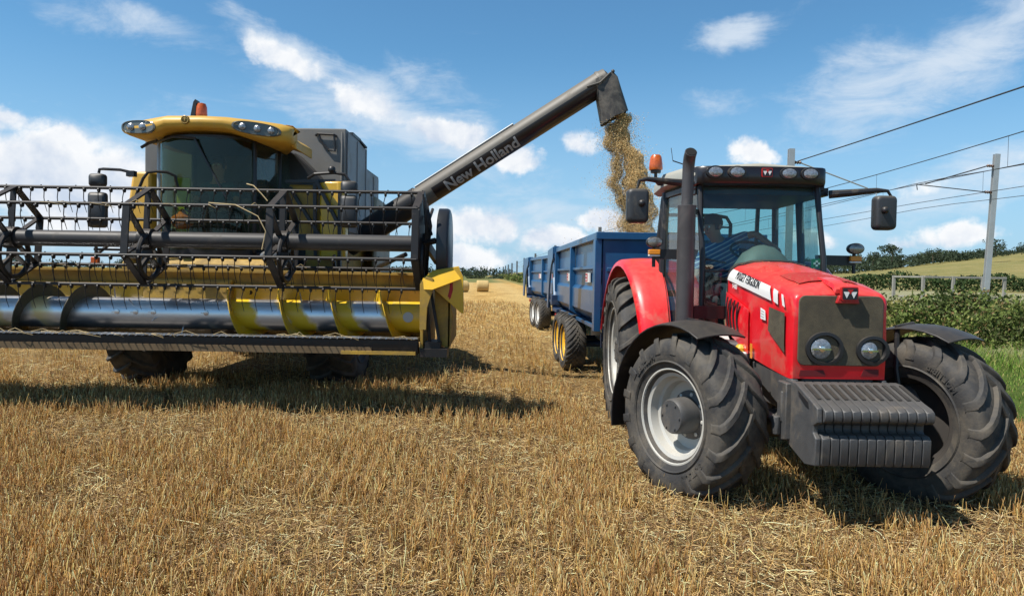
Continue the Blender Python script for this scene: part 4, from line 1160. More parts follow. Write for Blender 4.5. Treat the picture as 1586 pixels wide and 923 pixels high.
for d in (.95, L - .02): b = MB(); b.tube([P0_ + AX * (d - .02), P0_ + AX * (d + .02)], .198, 24); cb('flange', b, PIPEU, au)
# rubber spout hanging from the end: flexible folded chute
b = MB()
def spx(t, w, dep, sh=0): return None
ctop = P1_ + Vector((.02, 0, -.02))
S_ = []
for t, (cx_, cz_, w_, d_, sl) in enumerate([(1.36, 4.86, .16, .17, .07), (1.41, 4.77, .18, .19, .09), (1.455, 4.60, .186, .19, .095), (1.51, 4.40, .190, .19, .10), (1.555, 4.235, .196, .19, .108)]):
    sec = []
    for i in range(20):
        a = 2 * PI * i / 20; ux = math.copysign(abs(math.cos(a)) ** .5, math.cos(a)); uy = math.copysign(abs(math.sin(a)) ** .5, math.sin(a))
        cr = .012 * math.sin(i * 2.2 + t)
        sec.append((cx_ + ux * w_ + cr, 11.64 + uy * d_ + cr, cz_ + ux * sl + (.012 if i % 5 == 0 else 0)))
    S_.append(sec)
b.loft(S_, caps=False)
b.loft([[(11.64 * 0 + (p[0] - S_[k][0][0] + .0) * .0 + (sum(q[0] for q in S_[k]) / 20) + (p[0] - sum(q[0] for q in S_[k]) / 20) * .93, 11.64 + (p[1] - 11.64) * .93, p[2]) for p in S_[k]] for k in range(5)], caps=False)
spm = mat('dark_rubber_chute', (.050, .045, .040), .55, dust=(.24, .21, .17), dust_amt=.55, dust_scale=6, updust=.3)
cb('spout', b, spm, au, smooth=50)
b = MB(); b.tube([P1_ - AX * .02, P1_ + AX * .10, P1_ + AX * .13], [.187, .17, .10], 32); cb('spout_elbow', b, PIPEU, au)
b = MB(); b.tube([(1.10, 11.47, 4.68), (1.30, 11.44, 4.74), (1.46, 11.46, 4.90)], .016, 6); b.ball((1.50, 11.5, 4.93), .03, 8, 6); cb('spout_bracket', b, spm, au)

# ---------------- header
XL, XR = -7.35, -1.02


def drum_mat():
    M_ = bpy.data.materials.new('worn_auger_drum'); M_.use_nodes = True
    t = NT(M_.node_tree); b = t.n['Principled BSDF']
    tc = t.new('ShaderNodeTexCoord').outputs['Object']; x, y, z = t.sep(tc)
    an = t.math('ARCTAN2', t.math('SUBTRACT', z, 1.245 - GZ), t.math('SUBTRACT', y, 8.88 - 10.6))
    ph = t.math('FRACT', t.math('SUBTRACT', t.math('DIVIDE', x, .60), t.math('DIVIDE', an, 2 * PI)))
    nz = t.noise(tc, 5, 6, .6)
    k = t.maprange(t.math('ADD', t.math('ABSOLUTE', t.math('SUBTRACT', ph, .5)), t.math('MULTIPLY', t.math('SUBTRACT', nz, .5), .5)), .22, .34, 0, 1)
    side = t.math('MAXIMUM', t.maprange(x, .45, .60), t.maprange(x, -1.25, -1.5, 0, .65))
    k = t.math('MULTIPLY', k, side)
    t.l.new(t.mix(k, t.mix(nz, (.62, .61, .61), (.82, .81, .80)), (.72, .46, .02)), b.inputs['Base Color'])
    t.l.new(t.math('MULTIPLY', t.math('SUBTRACT', 1., k), .95), b.inputs['Metallic']); b.inputs['Roughness'].default_value = .36
    return M_


b = MB()
b.loft([[(x, y, z) for y, z in ((9.36, 1.05), (9.34, 1.30), (9.33, 1.50), (9.31, 1.62), (9.28, 1.76), (9.40, 1.78), (9.45, 1.05))] for x in (XL, -5.5, -4.0, -2.5, XR)])
hb = cb('header_back', b, YELD, bevel=.006)
b = MB(); b.box(XL, XR, 9.30, 9.325, 1.10, 1.575); cb('header_back_sheet', b, YEL, hb)
b = MB(); b.box(XL, XR, 9.255, 9.29, 1.575, 1.60); b.box(XL, XR, 9.22, 9.28, 1.745, 1.775); cb('header_rail', b, YELD, hb)
b = MB(); b.sheet([[(XL, 8.12, 1.055), (XR, 8.12, 1.055)], [(XL, 8.5, .985), (XR, 8.5, .985)], [(XL, 8.95, .965), (XR, 8.95, .965)], [(XL, 9.33, 1.06), (XR, 9.33, 1.06)]], .012)
cb('header_floor', b, BLKD, hb)
b = MB(); b.prism([(8.05, 1.045), (8.12, 1.05), (8.20, .93), (8.20, .885), (8.06, .885), (8.045, .92)], 'x', XL, XR); fb = cb('front_beam', b, BLKD, bevel=.004)
b = MB(); b.box(XL, XR - .5, 8.030, 8.046, .888, .960); cb('beam_lip', b, mat('rusty_dusty_lip', (.13, .085, .04), .7, dust=(.2, .15, .09), dust_amt=.5), fb)
b = MB(); b.box(-1.85, XR - .02, 8.00, 8.028, .885, .922); cb('beam_edge', b, YELD, fb)
# knife guards along the cutter bar
b = MB(); n = 84
for k in range(n):
    x = XL + (XR - XL) * (k + .5) / n
    b.add([(x - .020, 8.10, 1.05), (x + .020, 8.10, 1.05), (x + .020, 8.10, 1.075), (x - .020, 8.10, 1.075), (x, 7.96, 1.052)], [(0, 1, 2, 3), (0, 4, 1), (1, 4, 2), (2, 4, 3), (3, 4, 0)])
b.box(XL, XR, 8.02, 8.10, 1.058, 1.07)
cb('cutter_bar', b, STEEL)
# lit strip of worn floor edge behind the knife
b = MB(); b.box(XL, XR, 8.125, 8.20, 1.058, 1.066); cb('floor_edge', b, STEEL, hb)
# auger drum with flights (right half leans one way, left half the other)
AC = (8.88, 1.245)
b = MB(); b.lathe([(XL + .03, .0), (XL + .03, .185), (XR - .03, .185), (XR - .03, 0)], 'x', 40, c=(0, AC[0], AC[1])); ad = cb('header_auger', b, drum_mat(), smooth=30)


def flight(x0, turns, pitch, hand, ph0, m_, r0=.183, r1=.335):
    b = MB(); n = int(28 * turns); G = []
    for i in range(n + 1):
        a = ph0 + 2 * PI * i / 28; x = x0 + pitch * i / 28 * hand
        G.append([(x, AC[0] + math.cos(a) * r, AC[1] + math.sin(a) * r) for r in (r0, (r0 + r1) / 2, r1)])
    b.sheet(G, .008); return cb('auger_flight', b, m_, ad, smooth=40)
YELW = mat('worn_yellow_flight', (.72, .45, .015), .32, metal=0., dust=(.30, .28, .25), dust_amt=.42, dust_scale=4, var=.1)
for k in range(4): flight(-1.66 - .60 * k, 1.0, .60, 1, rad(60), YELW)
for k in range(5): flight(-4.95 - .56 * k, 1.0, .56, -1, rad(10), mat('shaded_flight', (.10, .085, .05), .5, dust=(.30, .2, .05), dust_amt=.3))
b = MB(); flm = mat('yellow_drum_end', (.72, .46, .02), .35, dust=(.3, .28, .25), dust_amt=.3)
b.lathe([(-1.42, .188), (XR - .035, .188)], 'x', 40, c=(0, AC[0], AC[1]), cap=False); cb('drum_end_band', b, flm, ad)
for k in range(9):
    x = -4.75 + .28 * k; a = rad(100 + 47 * k)
    b = MB(); b.tube([(x, AC[0] + .17 * math.cos(a), AC[1] + .17 * math.sin(a)), (x, AC[0] + .31 * math.cos(a), AC[1] + .31 * math.sin(a))], .008, 6); cb('retracting_finger', b, STEEL, ad)
for x in (-4.65, -4.43, -4.22, -3.60):
    b = MB(); b.lathe([(0, .032), (-.012, .030), (-.016, 0)], 'y', 12, c=(x, AC[0] - .178, AC[1] + .02)); b.bar((x - .06, AC[0] - .19, AC[1] + .02), (x + .03, AC[0] - .19, AC[1] + .02), .008, .008); cb('finger_plug', b, STEEL, ad)
b = MB(); b.lathe([(0, .062), (-.006, .060), (-.008, 0)], 'y', 20, c=(-1.22, AC[0] - .186, AC[1] + .01)); cb('drum_plate', b, GALV, ad)

# reel
RC, RR = (8.50, 2.145), .557
b = MB(); b.tube([(XL + .1, RC[0], RC[1] - .035), (XR - .02, RC[0], RC[1] - .035)], .093, 20); reel = cb('reel', b, PIPE, smooth=60)
ANG = [36, 96, 156, 216, 276, 336]
bp_ = [(RC[0] - RR * math.cos(rad(a)), RC[1] + RR * math.sin(rad(a))) for a in ANG]
for k, (y, z) in enumerate(bp_):
    b = MB(); b.tube([(XL + .1, y, z), (XR - .02, y, z)], .019, 8)
    nt = 40
    for i in range(nt):
        x = XL + .22 + (XR - XL - .3) * (i + .5 * (k % 2)) / nt + random.uniform(-.012, .012)
        # spring coil round the bar, then a long thin tine hanging down
        b.lathe([(x - .012, .020), (x - .008, .027), (x + .008, .027), (x + .012, .020)], 'x', 8, c=(0, y - .004, z - .026))
        dx = random.uniform(-.012, .012)
        b.tube([(x, y - .02, z - .045), (x - .012 + dx, y - .005, z - .12), (x - .008 + dx, y + .005, z - .20), (x + .004 + dx, y + .03, z - .285)], [.0055, .005, .0045, .003], 5)
    for i in range(16):
        x = XL + .3 + .4 * i; b.lathe([(z + .018, .008), (z + .028, .007)], 'z', 6, c=(x, y, 0))
    cb('tine_bar', b, BLKD, reel, smooth=50)
spx_ = [-7.2, -5.75, -4.20, -2.64, -1.06]
for si, x in enumerate(spx_):
    b = MB(); th = .022 if si < 4 else .03
    cy_, cz_ = RC
    for k in range(6):
        p, q = bp_[k], bp_[(k + 1) % 6]
        b.bar((x, p[0], p[1]), (x, q[0], q[1]), th, .08, up=(1, 0, 0))
        b.bar((x - .015, p[0], p[1]), (x - .015, cy_ + (p[0] - cy_) * .18, cz_ - .035 + (p[1] - cz_) * .18), th, .065, up=(1, 0, 0))
    cb('reel_spider', b, BLKD, reel, bevel=.003)
    b = MB(); oc = (cy_ - .03, cz_ - .23)       # eccentric control ring with three arms
    ring(b, (x + .045, oc[0], oc[1]), .255, .028, (1, 0, 0), 24)
    for a in (90, 210, 330): b.bar((x + .045, oc[0], oc[1]), (x + .045, oc[0] + .25 * math.cos(rad(a)), oc[1] + .25 * math.sin(rad(a))), .02, .065, up=(1, 0, 0))
    cb('control_ring', b, BLKD, reel)
    b = MB(); b.lathe([(x - .07, .125), (x + .07, .125)], 'x', 20, c=(0, RC[0], RC[1] - .035)); cb('reel_hub', b, BLKD, reel)
# reel arm and end plate at the near end
b = MB(); b.prism([(8.02, 2.46), (8.5, 2.72), (8.98, 2.44), (9.0, 1.95), (8.7, 1.72), (8.45, 1.66), (8.15, 1.80), (8.0, 2.1)], 'x', -1.03, -1.015); b.bar((-.985, 8.35, 2.12), (-.985, 9.6, 1.95), .05, .12); b.tube([(-.99, 8.6, 2.35), (-.98, 9.0, 2.55)], .02, 8)
b.tube([(-1.0, 8.4, 2.42), (-.90, 8.2, 2.2), (-.93, 8.3, 2.3)], .015, 6); b.tube([(-1.02, 8.3, 2.1), (-.86, 8.25, 2.14)], .035, 8)
for k in range(4): b.tube([(-1.0 + .01 * k, 8.2 + .05 * k, 2.65 - .03 * k), (-.97 + .02 * k, 8.25, 2.3), (-.99, 8.3 + .05 * k, 1.8)], .012, 6)
cb('reel_arm', b, BLKD, bevel=.003)
# tall rounded drive cover
b = MB(); n = 30; secs = []
for (x, s_) in ((-.905, .90), (-.895, 1.0), (-.80, 1.0), (-.775, .97), (-.765, .90)):
    sec = []
    for i in range(n):
        a = 2 * PI * i / n; ca, sa = math.cos(a), math.sin(a)
        yy = math.copysign(abs(ca) ** .8, ca) * .36 * s_ * (1.0 - .12 * sa); zz = math.copysign(abs(sa) ** .75, sa) * .44 * s_
        sec.append((x + .045, 8.60 + yy, 2.085 + zz))
    secs.append(sec)
b.loft(secs); cb('drive_cover', b, mat('dark_cover', (.022, .024, .028), .35, dust=DUST, dust_amt=.12), smooth=45)
# end divider: yellow sheet metal
b = MB()
b.add([(-1.00, 8.05, 1.60), (-.97, 8.02, 1.72), (-.88, 8.25, 1.81), (-.60, 8.25, 1.86), (-.545, 8.22, 1.73), (-.86, 7.95, 1.60)], [(0, 5, 4, 3, 2, 1)])
b.prism([(-.885, 1.795), (-.60, 1.855), (-.545, 1.745), (-.535, 1.34), (-.555, 1.335), (-.87, 1.60)], 'y', 8.20, 8.235)
dv = cb('crop_divider', b, YEL, bevel=.003)
b = MB(); b.prism([(-1.0, 1.66), (-.93, 1.74), (-.86, 1.72), (-.86, 1.60), (-.92, 1.40), (-.93, 1.16), (-1.0, 1.16)], 'y', 8.02, 8.06); b.prism([(8.05, 1.70), (9.35, 1.72), (9.4, .95), (8.1, .88)], 'x', -1.0, -.97); cb('divider_plate', b, YELD, dv, bevel=.003)
b = MB(); b.prism([(-.87, 1.60), (-.70, 1.50), (-.66, 1.30), (-.69, .98), (-.70, .92), (-.80, .98), (-.86, 1.2)], 'y', 8.30, 8.36); b.prism([(8.3, 1.5), (9.2, 1.5), (9.2, 1.0), (8.3, .95)], 'x', -.72, -.69); cb('divider_side_panel', b, YELD, dv, bevel=.006)
b = MB(); b.bar((-.90, 8.25, 1.55), (-.80, 8.22, 1.0), .05, .03); b.box(-.95, -.78, 8.1, 8.5, .88, 1.02); b.box(-1.0, -.70, 8.06, 8.3, .86, .95); b.tube([(-.93, 8.1, 1.4), (-.90, 8.15, 1.0)], .02, 6); cb('divider_bracket', b, BLKD, dv)
b = MB(); b.prism([(-.715, 1.52), (-.68, 1.50), (-.655, 1.60), (-.66, 1.68), (-.685, 1.66), (-.70, 1.58)], 'y', 8.196, 8.2); b.prism([(-.70, 1.49), (-.69, 1.49), (-.68, 1.70), (-.69, 1.70)], 'y', 8.1955, 8.1995); cb('warning_mark', b, REDM, dv)
b = MB(); b.tube([(-2.8, 8.8, 1.35), (-2.6, 8.78, 1.42)], .006, 5); cb('straw_caught', b, BALE, ad)
b = MB(); b.lathe([(9.2, 0), (9.2, .12), (9.3, .12), (9.3, 0)], 'y', 12, c=(-2.0, 0, 1.70)); 
# straw hanging in the reel and on the knife
b = MB()
for k in range(46):
    x = random.uniform(-6.2, -1.1)
    if k % 3: y, z = 8.02 + random.uniform(-.04, .1), 1.075
    else: y, z = bp_[k % 6][0] - .02, bp_[k % 6][1] + .01
    l_ = random.uniform(.08, .30); a = random.uniform(-1, 1)
    b.tube([(x, y, z), (x + l_ * .5, y - .03, z + .01 + .03 * a), (x + l_, y - .02 * a, z - .03 + .02 * a)], .0035, 4)
b.tube([(-2.86, 7.95, 2.70), (-2.78, 7.93, 2.68), (-2.70, 7.93, 2.60), (-2.63, 7.93, 2.52)], .007, 5); b.tube([(-3.3, 8.03, 2.50), (-3.0, 8.0, 2.48), (-2.75, 7.98, 2.36), (-2.66, 7.97, 2.2), (-2.70, 7.97, 2.0)], .006, 5)
sc_ = cb('caught_straw', b, mat('pale_straw', (.55, .42, .22), .8)); tag(sc_, kind='stuff')
# supports and lines below/behind the header
b = MB(); b.tube([(-3.3, 9.3, 1.5), (-2.7, 10.2, 1.4), (-2.5, 10.6, 1.9)], .03, 8); b.tube([(-1.3, 9.0, 2.0), (-1.7, 9.4, 1.85), (-1.75, 9.6, 1.7)], .03, 8); b.tube([(-4.9, 9.4, 1.0), (-5.0, 10.2, .9)], .04, 8)
cb('header_hoses', b, BLKD)
b = MB(); b.box(-5.48, -5.38, 9.6, 9.66, 1.80, 1.92); cb('marker_lamp', b, ORG, bevel=.01)
b = MB(); b.bar((-5.43, 9.65, 1.95), (-5.43, 10.2, 2.2), .03, .03); b.bar((-5.42, 9.63, 1.80), (-5.42, 9.63, 2.25), .03, .03); b.bar((-5.45, 9.63, 2.12), (-4.9, 9.8, 2.12), .03, .03); b.bar((-5.45, 9.63, 2.02), (-4.9, 9.8, 2.02), .03, .03); cb('platform_rail', b, BLKD)
b = MB(); b.prism([(-.02, 0), (.02, 0), (.01, .12), (-.01, .12)], 'y', 0, .02); b.v = [v + Vector((-2.28, 9.9, .80)) for v in b.v]; cb('support_tip', b, GALV)

# ------------------------------------------------------------------ trailers (local: x across, y rearwards from the headboard)
def make_trailer(name, loc, rz, label, rim, group, marks=True):
    t = empty(name, loc, label, 'trailer', group, rz)
    def pb(n_, mb, m_, parent=None, bevel=.008, **k): return mb.build(n_, m_, parent or t, bevel=bevel, rel=False, **k)
    HW, L_, Z0, Z1 = 1.17, 6.35, 1.05, 2.36
    b = MB()
    # side skins: flat top tier, then a pressed lower tier, then turned in at the bottom
    for sd in (-1, 1):
        prof = [(HW - .03, Z1 - .02), (HW - .03, 1.90), (HW + .005, 1.86), (HW - .02, 1.84), (HW - .02, 1.62), (HW + .03, 1.56), (HW + .03, 1.22), (HW - .06, 1.14), (HW - .25, .98)]
        b.sheet([[(sd * x, y, z) for x, z in prof] for y in ((.1, L_) if sd < 0 else (L_, .1))], .02)
    b.box(-HW + .05, HW - .05, .05, L_, .96, 1.02)
    body = pb('trailer_body', b, BLUE, smooth=25)
    b = MB(); b.box(-HW + .04, HW - .04, .03, .07, 1.0, Z1 - .03); pb('headboard', b, BLUE)
    b = MB(); b.prism([(.03, 1.55), (-.06, 1.50), (-.06, 1.30), (.03, 1.24)], 'x', -HW + .12, HW - .12); b.box(-HW + .1, HW - .1, -.01, .03, 1.84, 1.90); pb('headboard_pressing', b, BLUE)
    # rims, posts
    b = MB()
    for sd in (-1, 1): b.box(min(sd * (HW - .05), sd * (HW + .06)), max(sd * (HW - .05), sd * (HW + .06)), .0, L_ + .02, Z1 - .06, Z1 + .04)
    b.box(-HW - .06, HW + .06, -.02, .075, Z1 - .06, Z1 + .045)
    pb('top_rail', b, BLUE)
    for sd in (-1, 1):
        for k, y in enumerate((0, 3.15, 6.20)):
            w = .20 if k == 0 else .10
            b = MB(); a, c_ = sorted((sd * (HW - .02), sd * (HW + .075)))
            b.box(a, c_, y, y + w, 1.14 if k else .98, Z1 - .06)
            if k: b.hexa([(sd * (HW - .02), y, 1.14), (sd * (HW + .07), y, 1.14), (sd * (HW + .07), y + w, 1.14), (sd * (HW - .02), y + w, 1.14), (sd * .7, y, .86), (sd * .78, y, .86), (sd * .78, y + w, .86), (sd * .7, y + w, .86)])
            pb('side_post', b, BLUE)
        b = MB(); a, c_ = sorted((sd * (HW - .02), sd * (HW + .03))); b.box(a, c_, .2, 6.2, 1.875, 1.925); pb('side_rib', b, BLUE)
    if marks:
        for y0 in (.95, 3.75):
            b = MB(); b.box(-HW - .018, -HW + .0, y0, y0 + .46, 1.675, 1.825); mk = pb('maker_plate', b, WHT, bevel=0)
            b = MB(); b.box(-HW - .021, -HW - .0175, y0 + .22, y0 + .28, 1.685, 1.815); b.box(-HW - .021, -HW - .0175, y0 + .32, y0 + .44, 1.785, 1.815); b.box(-HW - .021, -HW - .0175, y0 + .32, y0 + .44, 1.73, 1.765); b.box(-HW - .021, -HW - .0175, y0 + .32, y0 + .44, 1.685, 1.71)
            pb('maker_plate_mark', b, REDM, mk, bevel=0)
    # tailgate with its side wings and rams
    b = MB()
    pb('tailgate', MB().prism([(7.60, Z1 + .02), (7.70, 1.9), (7.74, 1.2), (7.6, .92), (6.5, .92), (6.5, 1.0), (7.5, 1.0), (7.5, 2.2)], 'x', -HW, HW), BLUED)
    for sd in (-1, 1):
        a, c_ = sorted((sd * (HW + .08), sd * (HW + .12)))
        b = MB(); b.prism([(6.34, Z1 + .07), (7.75, Z1 + .03), (7.80, .98), (7.50, .98), (7.36, 1.40), (7.10, 1.78), (6.80, 2.02), (6.40, 2.16)], 'x', a, c_)
        b.box(*sorted((sd * (HW - .05), sd * (HW + .10))), 6.28, 6.40, Z1 - .10, Z1 + .08)
        tw = pb('tailgate_wing', b, BLUE)
        b = MB(); b.tube([(sd * (HW + .06), 6.15, 1.22), (sd * (HW + .06), 6.42, 1.72)], .05, 10); pb('ram', b, mat('ram_blue_grey', (.16, .24, .34), .4))
        b = MB(); b.tube([(sd * (HW + .06), 6.42, 1.72), (sd * (HW + .06), 6.60, 2.10)], .025, 8); pb('ram_rod', b, CHROME)
        b = MB(); b.box(*sorted((sd * (HW - .1), sd * (HW + .16))), 5.95, 6.3, 1.12, 1.34); pb('ram_mount', b, BLUED)
    # chassis, drawbar, axles
    b = MB()
    for sd in (-1, 1): b.box(*sorted((sd * .40, sd * .52)), -.1, 6.3, .70, .96)
    for y in (.4, 1.6, 2.8, 5.6): b.box(-.9, .9, y, y + .1, .84, .96)
    b.hexa([(-.5, .0, .66), (.5, .0, .66), (.5, .0, .90), (-.5, .0, .90), (-.12, -1.25, .50), (.12, -1.25, .50), (.12, -1.25, .64), (-.12, -1.25, .64)])
    b.box(-.55, .55, 3.0, 5.2, .52, .72); b.tube([(-1.0, 3.40, .50), (1.0, 3.40, .50)], .06, 10); b.tube([(-1.0, 4.62, .50), (1.0, 4.62, .50)], .06, 10)
    b.box(-.95, -.75, .35, .55, .25, .98); b.box(-1.1, -.6, .25, .3, .72, .98)
    pb('chassis', b, BLUED, bevel=.01)
    for y in (3.40, 4.62):
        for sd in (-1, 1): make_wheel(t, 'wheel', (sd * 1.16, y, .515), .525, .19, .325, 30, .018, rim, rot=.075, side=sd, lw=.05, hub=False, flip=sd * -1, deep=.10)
    b = MB(); b.box(-1.2, -1.15, 6.5, 6.56, .8, .9); pb('rear_lamp', b, REDM)
    return t


t1 = make_trailer('grain_trailer', (2.42, 10.6, 0), .034, 'blue grain trailer with yellow wheels hitched behind the red tractor, being filled with grain', RIMY, 'blue grain trailers')
t2 = make_trailer('grain_trailer', (2.52, 21.0, 0), .105, 'farther blue grain trailer with white wheels, standing beyond the one being filled', RIMW, 'blue grain trailers')

# grain heap in the nearer trailer
xs_ = np.linspace(-1.10, 1.10, 40); ys2 = np.linspace(.12, 6.2, 60); GX, GY = np.meshgrid(xs_, ys2)
GH = 1.65 + .42 * np.exp(-((GX + .55) ** 2 / .8 + (GY - 1.1) ** 2 / 1.6)) + .03 * np.sin(GX * 4 + GY * 3) + RNG.normal(0, .006, GX.shape)
co2 = np.stack([GX, GY, GH], -1).reshape(-1, 3); a_ = (np.arange(59)[:, None] * 40 + np.arange(39)[None]).ravel()
gh = big_mesh('grain_heap', co2, np.stack([a_, a_ + 1, a_ + 41, a_ + 40], -1), GRAIN); gh.data.shade_smooth()
gh.location = t1.location; gh.rotation_euler = t1.rotation_euler
tag(gh, 'loose golden grain heaped inside the nearer blue trailer', 'grain', kind='stuff')

# falling grain: thousands of kernels in two ragged strands
def stream():
    P = []; col = []
    def strand(pts, n, sig, tone):
        pts = np.array(pts); t = RNG.random(n) ** .9
        seg = t * (len(pts) - 1); i = np.minimum(seg.astype(int), len(pts) - 2); f = (seg - i)[:, None]
        c = pts[i] * (1 - f) + pts[i + 1] * f                      # x,y,z,width
        r = np.abs(RNG.normal(0, 1, n)); r = np.where(RNG.random(n) < .8, np.minimum(r, 1.05), r * 1.5) * c[:, 3] * sig
        th = RNG.random(n) * 2 * PI
        wob = .05 * np.sin(c[:, 2] * 9 + 1) + .03 * np.sin(c[:, 2] * 21)
        P.append(np.stack([c[:, 0] + np.cos(th) * r + wob * 1., c[:, 1] + np.sin(th) * r * .8, c[:, 2] + RNG.normal(0, .02, n)], 1))
        k = tone * RNG.uniform(.55, 1.45, (n, 1)); col.append(k * np.array([[.80, .58, .27]]))
    strand([(1.62, 11.64, 4.30, .12), (1.67, 11.64, 4.05, .11), (1.77, 11.62, 3.75, .14), (1.87, 11.6, 3.45, .16), (1.95, 11.6, 3.2, .18), (2.0, 11.6, 2.9, .18), (2.02, 11.6, 2.5, .22), (2.02, 11.6, 2.05, .28)], 90000, .95, 1.0)
    strand([(1.49, 11.60, 4.16, .08), (1.53, 11.58, 3.8, .09), (1.58, 11.56, 3.4, .09), (1.66, 11.55, 3.0, .10), (1.78, 11.55, 2.7, .12), (1.90, 11.6, 2.2, .22)], 26000, .9, .66)
    strand([(1.55, 11.60, 4.16, .13), (1.66, 11.6, 3.4, .22), (1.82, 11.6, 2.6, .30), (1.9, 11.6, 2.15, .40)], 7000, .9, .85)
    P_ = np.concatenate(P); C_ = np.concatenate(col); n = len(P_)
    a = RNG.normal(0, 1, (n, 3)); a /= np.linalg.norm(a, axis=1)[:, None]; a[:, 2] *= 1.6
    b_ = np.cross(a, RNG.normal(0, 1, (n, 3))); b_ /= np.linalg.norm(b_, axis=1)[:, None]; c_ = np.cross(a, b_); c_ /= np.linalg.norm(c_, axis=1)[:, None]
    L_ = RNG.uniform(.005, .009, (n, 1)); w = L_ * .5
    v = np.stack([P_ - a * L_, P_ + b_ * w, P_ - b_ * w * .5 + c_ * w * .9, P_ - b_ * w * .5 - c_ * w * .9, P_ + a * L_], 1).reshape(-1, 3)
    o = (np.arange(n) * 5)[:, None]
    F = np.concatenate([o + np.array([[0, 1, 2]]), o + [[0, 2, 3]], o + [[0, 3, 1]], o + [[4, 2, 1]], o + [[4, 3, 2]], o + [[4, 1, 3]]])
    return v, F, np.repeat(C_, 5, 0)


v, F, C_ = stream()
gs = big_mesh('grain_stream', v, F, tone_mat('falling_grain', .6), col=C_)
tag(gs, 'golden grain pouring from the spout down into the blue trailer', 'grain', kind='stuff')

# ------------------------------------------------------------------ driver of the tractor
def skin_body(name, pts, edges, mats, parent=None, root=0, sub=2, loc=(0, 0, 0)):
    me = bpy.data.meshes.new(name); me.from_pydata([p[0] for p in pts], edges, [])
    o = bpy.data.objects.new(name, me); S.collection.objects.link(o)
    sk = o.modifiers.new('skin', 'SKIN'); sk.use_smooth_shade = True
    for i, p in enumerate(pts):
        r = p[1]; me.skin_vertices[0].data[i].radius = r if isinstance(r, tuple) else (r, r)
        me.skin_vertices[0].data[i].use_root = (i == root)
    sb = o.modifiers.new('sub', 'SUBSURF'); sb.levels = sub; sb.render_levels = sub
    dg = bpy.context.evaluated_depsgraph_get(); dg.update()
    m2 = bpy.data.meshes.new_from_object(o.evaluated_get(dg)); o.modifiers.clear()
    bpy.data.objects.remove(o); m2.name = name
    for m_ in (mats if isinstance(mats, list) else [mats]): m2.materials.append(m_)
    m2.shade_smooth()
    o2 = bpy.data.objects.new(name, m2); S.collection.objects.link(o2)
    if parent is not None: o2.parent = parent
    o2.location = loc
    return o2


